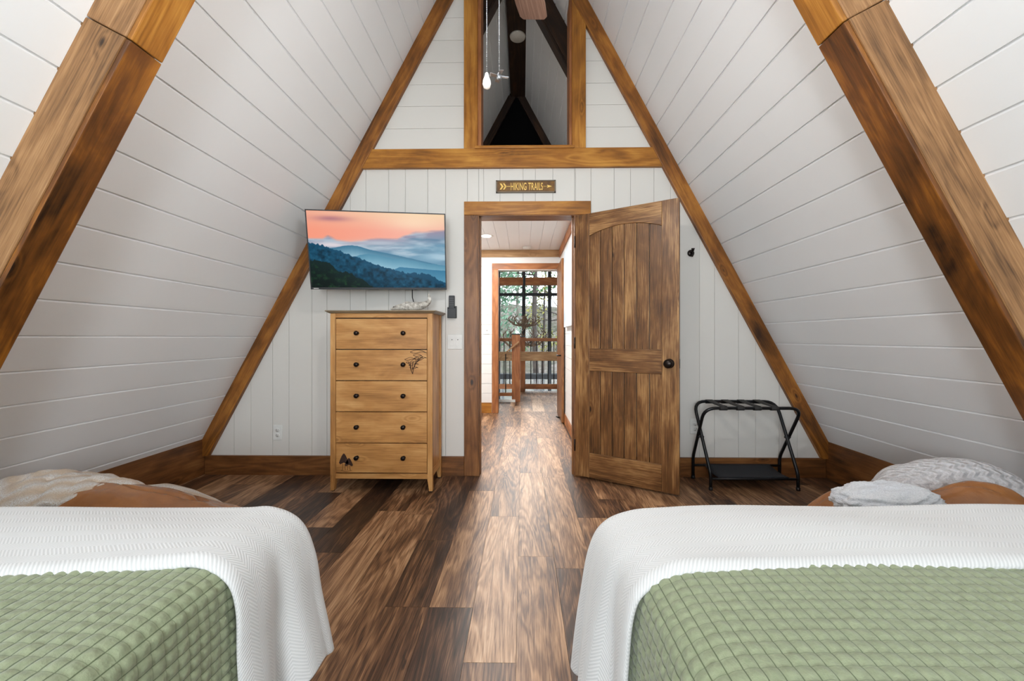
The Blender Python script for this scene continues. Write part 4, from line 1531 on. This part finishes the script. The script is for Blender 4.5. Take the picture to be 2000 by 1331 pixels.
def smooth_path(pts, step):
    """Catmull-Rom through 2-D points, resampled evenly by arc length"""
    P_ = np.array(pts, float)
    P_ = np.vstack([2 * P_[0] - P_[1], P_, 2 * P_[-1] - P_[-2]])
    out = []
    for i in range(1, len(P_) - 2):
        for t in np.linspace(0, 1, 24, endpoint=False):
            a, b, c, d = P_[i - 1:i + 3]
            out.append(.5 * ((2 * b) + (-a + c) * t + (2 * a - 5 * b + 4 * c - d) * t * t + (-a + 3 * b - 3 * c + d) * t ** 3))
    out.append(P_[-2])
    out = np.array(out)
    s = np.concatenate([[0], np.cumsum(np.linalg.norm(np.diff(out, axis=0), axis=1))])
    n = max(2, int(round(s[-1] / step)))
    q = np.linspace(0, s[-1], n + 1)
    return np.stack([np.interp(q, s, out[:, 0]), np.interp(q, s, out[:, 1])], 1), q


def normals2(p):
    t = np.gradient(p, axis=0)
    t /= np.linalg.norm(t, axis=1)[:, None] + 1e-9
    return np.stack([-t[:, 1], t[:, 0]], 1)


def quilt(side, xin, xout, r_, label, lean=.010):
    """side -1: left bed, its aisle edge is xin (larger x); quilted squares as real relief"""
    S = .0245
    st = S / 5
    d = 1.0 if side < 0 else -1.0      # direction from the bed towards the aisle
    # cross profile in (x, z): far side drop, top, aisle drop
    prof = [(xout - d * .03, .16), (xout - d * .02, .45), (xout, ZT - .07), (xout + d * .025, ZT - .018), (xout + d * .07, ZT)]
    for t in (.3, .6, .85):
        prof.append((xout + d * .07 + (xin - d * r_ * 1.2 - xout - d * .07) * t, ZT + .004))
    prof += [(xin - d * r_ * 1.5, ZT), (xin - d * r_ * .72, ZT - r_ * .10), (xin - d * r_ * .22, ZT - r_ * .42), (xin, ZT - r_ * 1.05), (xin + d * lean, ZT - .24), (xin + d * lean * 1.6, .14)]
    A, sa = smooth_path(prof, st)
    NA = normals2(A) * (1 if d > 0 else -1)
    pr = [(YHEAD, ZT), (0.0, ZT), (YFOOT - .12, ZT), (YFOOT - .040, ZT - .002), (YFOOT - .012, ZT - .014), (YFOOT, ZT - .05), (YFOOT + .004, ZT - .2), (YFOOT + .006, .14)]
    B, sb = smooth_path(pr, st)
    NB = normals2(B)
    X, YY = np.meshgrid(np.arange(len(A)), np.arange(len(B)), indexing='ij')
    fu = sa[X] / S; fv = sb[YY] / S
    puff = (np.abs(np.sin(pi * fu)) ** .6) * (.12 + .88 * np.abs(np.sin(pi * fv)) ** .45)
    rs = np.random.RandomState(5 if side < 0 else 9)
    cell = rs.rand(int(fu.max()) + 2, int(fv.max()) + 2)
    hgt = .0052 * puff * (.75 + .5 * cell[fu.astype(int), fv.astype(int)])
    P_ = np.zeros((len(A), len(B), 3))
    nx = NA[X, 0]; nz = NA[X, 1]
    zdrop = np.clip(ZT - B[YY, 1], 0, None)
    P_[..., 0] = A[X, 0] + nx * hgt
    P_[..., 1] = B[YY, 0] + NB[YY, 0] * hgt
    P_[..., 2] = np.maximum(A[X, 1] - zdrop + np.maximum(nz, 0.0) * hgt * np.maximum(NB[YY, 1], 0), .07)
    # soft overall waves
    w = .006 * np.sin(sa[X] * 5 + 1.3) * np.sin(sb[YY] * 4.1) * (A[X, 1] > ZT - .03)
    P_[..., 2] += w * .6
    hang = np.clip((ZT - .12 - A[X, 1]) / .4, 0, 1)
    P_[..., 0] += d * hang * .016 * np.sin(sb[YY] * 17 + 2.0)
    UV = np.stack([sa[X], sb[YY]], -1)
    if d < 0:
        P_ = P_[::-1]; UV = UV[::-1]
    o = grid_object('quilt', P_, UV, QUILT)
    tag(o, label, 'quilt', None)
    return o


quilt(-1, -.634, -1.98, .054, 'sage green quilted bedspread on the left bed under the white throw')
quilt(1, .250, 1.60, .085, 'sage green quilted bedspread on the right bed under the white throw')


def bed(name, x0, x1, label):
    r = empty(name, ((x0 + x1) / 2, (YHEAD + YFOOT) / 2, 0)); tag(r, label, 'bed')
    hx = (x1 - x0) / 2 - .04; hy = (YFOOT - YHEAD) / 2 - .04
    mt = plain('mattress_ticking', (216, 214, 208), .9)
    o = MB().box((-hx, -hy, .36), (hx, hy, ZT - .022)).build('mattress', mt, r, bevel=.035, seg=4)
    MB().box((-hx, -hy, .20), (hx, hy, .355)).build('box_spring', plain('box_spring_cloth', (60, 58, 60), .9), r, bevel=.02, seg=3)
    MB((1, 0, 0)).box((-hx, -hy, .14), (hx, hy, .195)).build('bed_frame', BLACK, r, bevel=.004)
    for sx in (-1, 1):
        for sy in (-1, 1):
            MB().box((sx * (hx - .05) - .025, sy * (hy - .05) - .025, 0), (sx * (hx - .05) + .025, sy * (hy - .05) + .025, .14)).build('leg', BLACK, r, bevel=.003)
    return r


bed('bed', -2.0, -.66, 'low bed with green quilt on the left of the aisle')
bed('bed', .28, 1.62, 'low bed with green quilt on the right of the aisle')


def throw(side, near, far, label, ynear, yfar, phase, seed):
    """a woven throw laid across the foot of a bed and hanging on its aisle side.
    near / far: (x, z) outlines along its two long edges, outer bed side first"""
    st = .008
    N_, sn = smooth_path(near, st)
    F_, sf = smooth_path(far, st)
    n = max(len(N_), len(F_))
    L = max(sn[-1], sf[-1])
    q = np.linspace(0, 1, n)
    def rs(P_, s): return np.stack([np.interp(q * s[-1], s, P_[:, 0]), np.interp(q * s[-1], s, P_[:, 1])], 1)
    Nn, Ff = rs(N_, sn), rs(F_, sf)
    m = 46
    k = np.linspace(0, 1, m)
    d = 1 if side < 0 else -1
    Y0 = np.interp(Nn[:, 0] * d, *ynear)
    Y1 = np.interp(Ff[:, 0] * d, *yfar)
    P_ = np.zeros((n, m, 3)); UV = np.zeros((n, m, 2))
    zN, zF = Nn[:, 1], Ff[:, 1]
    for j, t in enumerate(k):
        base = Nn * (1 - t) + Ff * t
        y = Y0 * (1 - t) + Y1 * t
        drop = np.clip((ZT - base[:, 1]) / .40, 0, 1)
        fold = np.sin(t * 2 * pi * 1.35 + phase + drop * 1.0) * .030 * drop ** 1.1 + np.sin(t * 2 * pi * 3.1 + phase * 2 + drop * 2) * .006 * drop
        P_[:, j, 0] = base[:, 0] + d * fold * sin(pi * min(1, t * 1.15)) 
        P_[:, j, 1] = y + np.sin(base[:, 0] * 9 + t * 3) * .003
        flat = 1 - drop
        z = base[:, 1] + flat * (.004 * np.sin(base[:, 0] * 7 + t * 5) + .006 * sin(pi * t) ** 2)
        # the two long edges are folded under: rounded
        edge = max(0, (1 - t / .05)) ** 2 * .012 + max(0, 1 - (1 - t) / .06) ** 2 * .014
        P_[:, j, 2] = z - edge * flat
        P_[:, j, 0] -= d * edge * drop * .6
        UV[:, j, 0] = q * L; UV[:, j, 1] = t * .30
    # hem hangs unevenly
    hem = np.clip((q - .93) / .07, 0, 1)
    P_[..., 2] += (hem[:, None] * .012 * np.sin(k * 9 + seed)[None, :])
    if d < 0:
        P_ = P_[::-1]; UV = UV[::-1]
    o = grid_object('throw_blanket', P_, UV, THROW)
    s = o.modifiers.new('t', 'SOLIDIFY'); s.thickness = .013; s.offset = 1
    s2 = o.modifiers.new('s', 'SUBSURF'); s2.levels = 1; s2.render_levels = 1
    return tag(o, label, 'throw')


ZQ = ZT + .006
throw(-1,
      [(-2.00, .40), (-1.995, .53), (-1.96, .596), (-1.90, ZQ), (-1.4, ZQ + .003), (-1.0, ZQ + .003), (-.76, ZQ), (-.690, .605), (-.638, .572), (-.617, .51), (-.612, .40), (-.603, .29), (-.600, .215)],
      [(-2.00, .40), (-1.995, .53), (-1.96, .596), (-1.90, ZQ), (-1.4, ZQ + .003), (-1.0, ZQ + .003), (-.78, ZQ), (-.70, .606), (-.630, .570), (-.592, .485), (-.572, .375), (-.548, .270), (-.535, .212)],
      'white herringbone throw across the foot of the left bed',
      ([-2, -1.06, -.7, -.5], [.74, .79, .835, .85]), ([-2, -1.44, -.8, -.5], [1.06, 1.082, 1.108, 1.115]), 0.6, 1)
throw(1,
      [(1.62, .40), (1.615, .53), (1.58, .596), (1.52, ZQ), (1.1, ZQ + .003), (.6, ZQ + .003), (.42, ZQ), (.33, .598), (.262, .562), (.235, .51), (.222, .40), (.214, .29), (.210, .20)],
      [(1.62, .40), (1.615, .53), (1.58, .596), (1.52, ZQ), (1.1, ZQ + .003), (.6, ZQ + .003), (.40, ZQ), (.30, .602), (.228, .575), (.192, .51), (.170, .40), (.152, .29), (.140, .195)],
      'white herringbone throw across the foot of the right bed',
      ([-1.6, -.6, -.3, -.1], [.855, .848, .835, .83]), ([-1.6, -.8, -.35, -.1], [1.145, 1.14, 1.112, 1.10]), 2.4, 2)


# ------------------------------------------------------------------ leather lounge bags with cushions and throws beyond the beds
def blob(name, c, rad, mat, parent=None, n=72, m=44, seed=1, amp=.06, freq=2.2, power=2.4, crease=0.0, tilt=0.0, yaw=0.0, flat=None):
    """soft upholstered mass: superellipsoid with low folds, resting on z = c.z - rad.z"""
    th = np.linspace(0, 2 * pi, n, endpoint=False)
    ph = np.linspace(-pi / 2, pi / 2, m)
    P_ = np.zeros((n, m, 3)); UV = np.zeros((n, m, 2))
    def sp(v, e): return np.sign(v) * np.abs(v) ** e
    e = 2.0 / power
    ca, sa_ = math.cos(yaw), math.sin(yaw)
    ct, st_ = math.cos(tilt), math.sin(tilt)
    for i, a in enumerate(th):
        for j, b in enumerate(ph):
            d = Vector((sp(math.cos(b), e) * sp(math.cos(a), e), sp(math.cos(b), e) * sp(math.sin(a), e), sp(math.sin(b), e)))
            nz = noise.noise(d * freq + Vector((seed * 3.1, seed, 0)))
            nz2 = noise.noise(d * freq * 2.7 + Vector((seed, 5, seed)))
            cr = 0.0
            if crease:
                r1 = abs(noise.noise(d * 2.6 + Vector((seed, 2, 1))))
                cr = -crease * max(0, 1 - r1 / .07)
            k = 1 + amp * nz + amp * .4 * nz2 + cr
            p = Vector((d.x * rad[0] * k, d.y * rad[1] * k, d.z * rad[2] * k))
            p = Vector((p.x * ct + p.z * st_, p.y, -p.x * st_ + p.z * ct))
            p = Vector((p.x * ca - p.y * sa_, p.x * sa_ + p.y * ca, p.z))
            P_[i, j] = (c[0] + p.x, c[1] + p.y, max(c[2] + p.z, 0.004 if flat is None else flat))
            UV[i, j] = (i / n * 2 * pi * rad[0], j / m * pi * rad[2])
    o = grid_object(name, P_, UV, mat, parent, closed_u=True)
    return o


def drape(name, base_fn, us, vs, mat, thick, seed=1, rough=.004):
    """cloth lying over a rounded shape: base_fn(u, v) -> point"""
    n, m = len(us), len(vs)
    P_ = np.zeros((n, m, 3)); UV = np.zeros((n, m, 2))
    for i, u_ in enumerate(us):
        for j, v_ in enumerate(vs):
            p = Vector(base_fn(u_, v_))
            nz = noise.noise(p * 16 + Vector((seed, 0, 0))) * .012 + noise.noise(p * 60) * rough
            P_[i, j] = (p.x, p.y, p.z + nz)
    dx = np.linalg.norm(np.diff(P_, axis=0), axis=2); dy = np.linalg.norm(np.diff(P_, axis=1), axis=2)
    UV[1:, :, 0] = np.cumsum(dx, axis=0); UV[:, 1:, 1] = np.cumsum(dy, axis=1)
    o = grid_object(name, P_, UV, mat)
    s = o.modifiers.new('t', 'SOLIDIFY'); s.thickness = thick; s.offset = 1
    s2 = o.modifiers.new('s', 'SUBSURF'); s2.levels = 1; s2.render_levels = 1
    return o


def mound_surface(prof, yc, d, p=2.2, lump=.03, seed=1, off=0.0, x0=None, x1=None, t0=-1.0, t1=1.0, n=120, m=56, crease=0.0, tfun=None):
    """soft shape lying on the floor: crest heights along x, rounded across y"""
    xs = [q[0] for q in prof]; hs = [q[1] for q in prof]
    xa = xs[0] if x0 is None else x0; xb = xs[-1] if x1 is None else x1
    P_ = np.zeros((n, m, 3))
    # smooth the crest curve
    fine = np.linspace(xs[0], xs[-1], 200); hf = np.interp(fine, xs, hs)
    ker = np.exp(-np.linspace(-2, 2, 15) ** 2); ker /= ker.sum()
    hp = np.pad(hf, 7, mode='edge'); hf = np.convolve(hp, ker, 'valid')
    for i in range(n):
        k = i / (n - 1)
        x = xa + (xb - xa) * k
        e = min((x - xs[0]), (xs[-1] - x)) / .10
        rd = sqrt(max(0.0, 1 - (1 - min(1, max(0, e))) ** 2))
        h = float(np.interp(x, fine, hf))
        ta, tb = (t0, t1) if tfun is None else tfun(x)
        for j in range(m):
            t = ta + (tb - ta) * j / (m - 1)
            tt = min(1, max(-1, t))
            a = pi / 2 * tt
            yy = sin(a) * d * (.35 + .65 * rd); zz = h * max(0.0, 1 - abs(sin(a)) ** p) ** (1 / p) if abs(tt) < 1 else 0.0
            q = Vector((x * 2.6, yy * 6 + seed, zz * 3 + seed))
            nz = noise.noise(q) * lump + noise.noise(q * 2.6) * lump * .35
            cr = 0.0
            if crease:
                r1 = abs(noise.noise(Vector((x * 2.4 + seed, yy * 5, zz * 2))))
                cr = -crease * max(0, 1 - r1 / .06)
            f = min(1, zz / .12)
            P_[i, j] = (x, yc + yy * (1 + off * 2) + nz * .4, max(0.003, zz + (nz * (1 - .5 * min(1, abs(yy / d))) + cr) * f + off))
    return P_


def mound(name, mat, parent=None, **k):
    P_ = mound_surface(**k)
    dx = np.linalg.norm(np.diff(P_, axis=0), axis=2); dy = np.linalg.norm(np.diff(P_, axis=1), axis=2)
    UV = np.zeros((*P_.shape[:2], 2))
    UV[1:, :, 0] = np.cumsum(dx, axis=0); UV[:, 1:, 1] = np.cumsum(dy, axis=1)
    return grid_object(name, P_, UV, mat, parent)


def cover(name, mat, thick, fluff=.004, **k):
    P_ = mound_surface(**k)
    n, m = P_.shape[:2]
    for i in range(n):
        for j in range(m):
            p = Vector(P_[i, j])
            P_[i, j, 2] += noise.noise(p * 18) * fluff * 2 + noise.noise(p * 70) * fluff
            P_[i, j, 1] += noise.noise(p * 70 + Vector((9, 9, 9))) * fluff
    dx = np.linalg.norm(np.diff(P_, axis=0), axis=2); dy = np.linalg.norm(np.diff(P_, axis=1), axis=2)
    UV = np.zeros((n, m, 2))
    UV[1:, :, 0] = np.cumsum(dx, axis=0); UV[:, 1:, 1] = np.cumsum(dy, axis=1)
    o = grid_object(name, P_, UV, mat)
    s = o.modifiers.new('t', 'SOLIDIFY'); s.thickness = thick; s.offset = 1
    s2 = o.modifiers.new('s', 'SUBSURF'); s2.levels = 1; s2.render_levels = 1
    return o


# left: leather bag, striped shag throw over its left shoulder, round shag cushion behind
LP = [(-2.27, .0), (-2.25, .26), (-2.145, .39), (-1.986, .425), (-1.85, .448), (-1.724, .455), (-1.60, .438), (-1.50, .40), (-1.33, .350), (-1.25, .28), (-1.20, .12), (-1.18, 0)]
o = mound('leather_bean_bag', LEATHER, prof=LP, yc=1.70, d=.25, lump=.035, seed=3, crease=.022, n=200, m=90)
tag(o, 'slumped tan leather bean bag beyond the left bed, between shaggy cream covers', 'bean bag')
TP = [(-2.37, .24), (-2.34, .38), (-2.28, .425), (-2.21, .450), (-2.13, .462), (-1.985, .448), (-1.86, .425), (-1.74, .41)]
o = cover('shag_throw', SHAG, .026, .010, prof=TP, x0=-2.36, x1=-1.75, yc=1.71, d=.27, lump=.01, seed=5, off=.006, n=60, m=50,
          tfun=lambda x: (float(np.interp(x, [-2.36, -2.1, -1.95, -1.75], [-.35, -.62, -.38, -.10])), .78))
tag(o, 'shaggy cream and tan striped throw draped over the left side of the leather bean bag', 'throw')
CP = [(-2.36, 0), (-2.33, .18), (-2.289, .25), (-2.141, .278), (-1.977, .288), (-1.836, .252), (-1.723, .205), (-1.65, .150), (-1.60, .07), (-1.58, 0)]
o = mound('floor_cushion', SHAG, prof=CP, yc=2.13, d=.16, lump=.012, seed=9)
tag(o, 'low round cream shag floor cushion behind the left leather bean bag', 'cushion')

# right: leather bag of two soft rolls, knitted throw over its back, white fluffy pillow at its left end
rb = empty('leather_bean_bag', (0, 0, 0))
tag(rb, 'slumped tan leather bean bag beyond the right bed, under a pale knitted throw', 'bean bag')
BP = [(1.22, 0), (1.245, .22), (1.292, .34), (1.38, .404), (1.431, .44), (1.556, .461), (1.632, .472), (1.731, .486), (2.0, .48), (2.1, .44), (2.2, .30), (2.215, 0)]
mound('back_roll', LEATHER, rb, prof=BP, yc=1.76, d=.20, lump=.02, seed=11, crease=.014, n=150, m=70)
FP = [(1.10, 0), (1.13, .24), (1.2, .38), (1.32, .43), (1.446, .470), (1.596, .516), (1.643, .539), (1.708, .557), (1.782, .552), (1.857, .525), (1.95, .45), (2.0, .30), (2.02, 0)]
mound('seat_roll', LEATHER, rb, prof=FP, yc=1.53, d=.14, lump=.018, seed=13, crease=.010, n=150, m=70)
KP = [(1.60, .44), (1.65, .485), (1.701, .507), (1.83, .536), (1.93, .541), (2.03, .525), (2.12, .48), (2.19, .40)]
o = cover('knitted_throw', KNIT, .014, .003, prof=KP, x0=1.60, x1=2.185, yc=1.77, d=.22, lump=.006, seed=2, off=.004, n=70, m=60,
          tfun=lambda x: (float(np.interp(x, [1.60, 1.7, 1.8], [-.35, -.5, -.52])), .8))
tag(o, 'pale grey knitted throw over the back of the right leather bean bag', 'throw')
o = blob('fluffy_pillow', (1.285, 1.43, .512), (.165, .105, .052), SHAG2, seed=12, amp=.12, freq=5, power=2.3, n=90, m=50, tilt=radians(-4), flat=.3)
tag(o, 'small white fluffy pillow resting at the left end of the right bean bag', 'pillow')

# ------------------------------------------------------------------ outside: hillside, trees, deck rail
def hillside():
    g = G('leaf_littered_hillside')
    co = g.n('ShaderNodeTexCoord').outputs['Object']
    a = g.noise(co, .35, 5, .65)
    b = g.noise(co, 2.5, 5, .7)
    c = g.ramp(g.math('ADD', g.math('MULTIPLY', a, .5), g.math('MULTIPLY', b, .5)), [(.35, lin(46, 52, 38)), (.48, lin(76, 74, 64)), (.58, lin(102, 94, 90)), (.7, lin(120, 118, 114))])
    g.set(color=c, rough=.95, spec=.1)
    n, m = 50, 40
    P_ = np.zeros((n, m, 3)); UV = np.zeros((n, m, 2))
    for i in range(n):
        for j in range(m):
            x = -32 + 64 * i / (n - 1); y = 11.6 + 50 * j / (m - 1)
            z = -4.2 + max(0, y - 16) * .20 + noise.noise(Vector((x * .09, y * .09, 0))) * 2.0 + (1.5 if x < 0 else 0) * min(1, abs(x) / 10)
            P_[i, j] = (x, y, z); UV[i, j] = (x, y)
    o = grid_object('ground_hillside', P_, UV, g.m)
    tag(o, kind='structure')


hillside()


def leaf_material(name, a, b):
    g = G(name)
    t = g.n('ShaderNodeAttribute', attribute_name='tone').outputs['Fac']
    g.set(color=g.mix(t, lin(*a), lin(*b)), rough=.6, spec=.2)
    return g.m


BARK = wood('tree_bark', (30, 24, 22), (62, 54, 50), (96, 88, 82), rough=.9, ring=5, across=14, knots=.3)
BARK_PALE = wood('pale_tree_bark', (70, 66, 58), (112, 108, 98), (146, 142, 132), rough=.9, ring=5, across=14, knots=.3)
LEAF_A = leaf_material('green_leaves', (30, 64, 38), (96, 130, 88))
LEAF_B = leaf_material('yellow_green_leaves', (96, 100, 44), (150, 144, 80))
LEAF_C = leaf_material('pale_green_leaves', (56, 92, 70), (124, 150, 128))


def tree(x, y, h, r0, bark, leaf, nleaf, spread, label, seed, lo=.25, size=.11, nbranch=14, curl=.5):
    rr = random.Random(seed)
    base = -5.0
    t = empty('woodland_tree', (x, y, base)); tag(t, label, 'tree', None)
    m = MB((0, 0, 1))
    H = h + 5
    lean = (rr.uniform(-.5, .5), rr.uniform(-.3, .3))
    path = [(lean[0] * (i / 8) ** 1.5 + rr.uniform(-.05, .05), lean[1] * (i / 8), H * i / 8) for i in range(9)]
    m.tube(path, [r0 * (1 - .75 * i / 8) for i in range(9)], 9)
    tips = []
    for i in range(nbranch):
        f = rr.uniform(.42, .97)
        k = f * 8; a = int(k); fr = k - a
        p = Vector(path[a]).lerp(Vector(path[min(a + 1, 8)]), fr)
        an = rr.uniform(0, 2 * pi); L = spread * rr.uniform(.5, 1.0)
        pts = [p]; d = Vector((cos(an), sin(an) * .6, rr.uniform(-.1, .5))).normalized()
        for s in range(6):
            d = (d + Vector((rr.uniform(-curl, curl), rr.uniform(-curl, curl), rr.uniform(-.25, .35)))).normalized()
            pts.append(pts[-1] + d * L / 6)
        m.tube(pts, [r0 * .22 * (1 - s / 7) + .006 for s in range(7)], 5)
        tips += pts[2:]
        for s in (2, 3, 4):
            q = pts[s]; d2 = Vector((rr.uniform(-1, 1), rr.uniform(-1, 1), rr.uniform(-.3, .8))).normalized()
            pp = [q, q + d2 * L * .16, q + d2 * L * .3 + Vector((0, 0, rr.uniform(-.1, .1)))]
            m.tube(pp, [.012, .008, .004], 4); tips.append(pp[-1])
    m.build('trunk', bark, t)
    if nleaf:
        f = MB()
        for i in range(nleaf):
            c = rr.choice(tips) + Vector((rr.gauss(0, .28), rr.gauss(0, .28), rr.gauss(0, .25)))
            s = size * rr.uniform(.5, 1.2)
            u_ = Vector((rr.uniform(-1, 1), rr.uniform(-1, 1), rr.uniform(-1, 1))).normalized()
            w = u_.orthogonal().normalized()
            q = u_.cross(w)
            f._add([c - w * s, c + q * s * .5 - u_ * s * .1, c + w * s, c - q * s * .5 - u_ * s * .1], [(0, 1, 2, 3)], tone=rr.random())
        f.build('foliage', leaf, t)
    return t


TL = [
    (-.75, 15.0, 8, .10, BARK_PALE, LEAF_C, 1500, 1.6, 'slender pale-barked tree with light green leaves at the left of the tall window', 1),
    (-1.6, 17.0, 10, .13, BARK, LEAF_A, 1800, 2.0, 'dark-barked green tree at the window edge left of all others', 2),
    (.62, 16.0, 9, .16, BARK, LEAF_A, 500, 1.8, 'tree with thick mossy trunk just right of the chandelier rod', 3),
    (1.55, 14.6, 7, .12, BARK, None, 0, 2.0, 'leafless tree with curling branches at the right of the tall window', 4),
    (-.25, 20.0, 11, .12, BARK_PALE, LEAF_C, 1700, 2.2, 'thin pale tree farther back behind the chandelier rod', 5),
    (1.15, 24.0, 6, .14, BARK, LEAF_B, 1000, 1.6, 'low yellow-green tree far back right of the chandelier', 6),
    (2.6, 21.0, 10, .15, BARK, None, 0, 2.8, 'bare dark tree against the sky at the far right', 7),
    (-2.7, 22.0, 12, .17, BARK_PALE, LEAF_A, 1800, 2.6, 'tall leafy tree partly hidden at the far left of the window', 8),
]
for (x, y, h, r0, bk, lf, nl, sp_, lb, sd) in TL:
    tree(x, y, h, r0, bk, lf, nl, sp_, lb, sd, size=.10)

m = empty('deck_railing', (0, 12.6, -.2)); tag(m, 'dark deck railing outside the tall window, low behind the balusters', 'railing')
MB().box((-4, -.03, .02), (4, .03, .16)).build('top_rail', WINFRAME, m)
MB().box((-4, -.02, -.95), (4, .02, -.88)).build('bottom_rail', WINFRAME, m)
for x in (-3.2, -1.9, -.62, .66, 1.95, 3.2):
    MB().box((x - .04, -.04, -1.6), (x + .04, .04, .0)).build('post', WINFRAME, m)
tag(MB().box((-4.2, 11.2, -1.75), (4.2, 12.7, -1.6)).build('floor_deck', W_BEAM_PALE), kind='structure')

# ------------------------------------------------------------------ put every root at the base of its own thing
bpy.context.view_layer.update()
for o in list(sc.objects):
    if o.type == 'EMPTY' and o.parent is None and o.children and tuple(round(c, 6) for c in o.location)[:2] == (0, 0) and o.rotation_euler[2] == 0:
        pts = []
        for ch in o.children:
            if ch.type == 'MESH':
                pts += [ch.location + v.co for v in ch.data.vertices]
        if not pts: continue
        lo = Vector((min(p.x for p in pts), min(p.y for p in pts), min(p.z for p in pts)))
        hi = Vector((max(p.x for p in pts), max(p.y for p in pts), max(p.z for p in pts)))
        sh = Vector(((lo.x + hi.x) / 2, (lo.y + hi.y) / 2, lo.z))
        o.location = o.location + sh
        for ch in o.children:
            ch.location = ch.location - sh
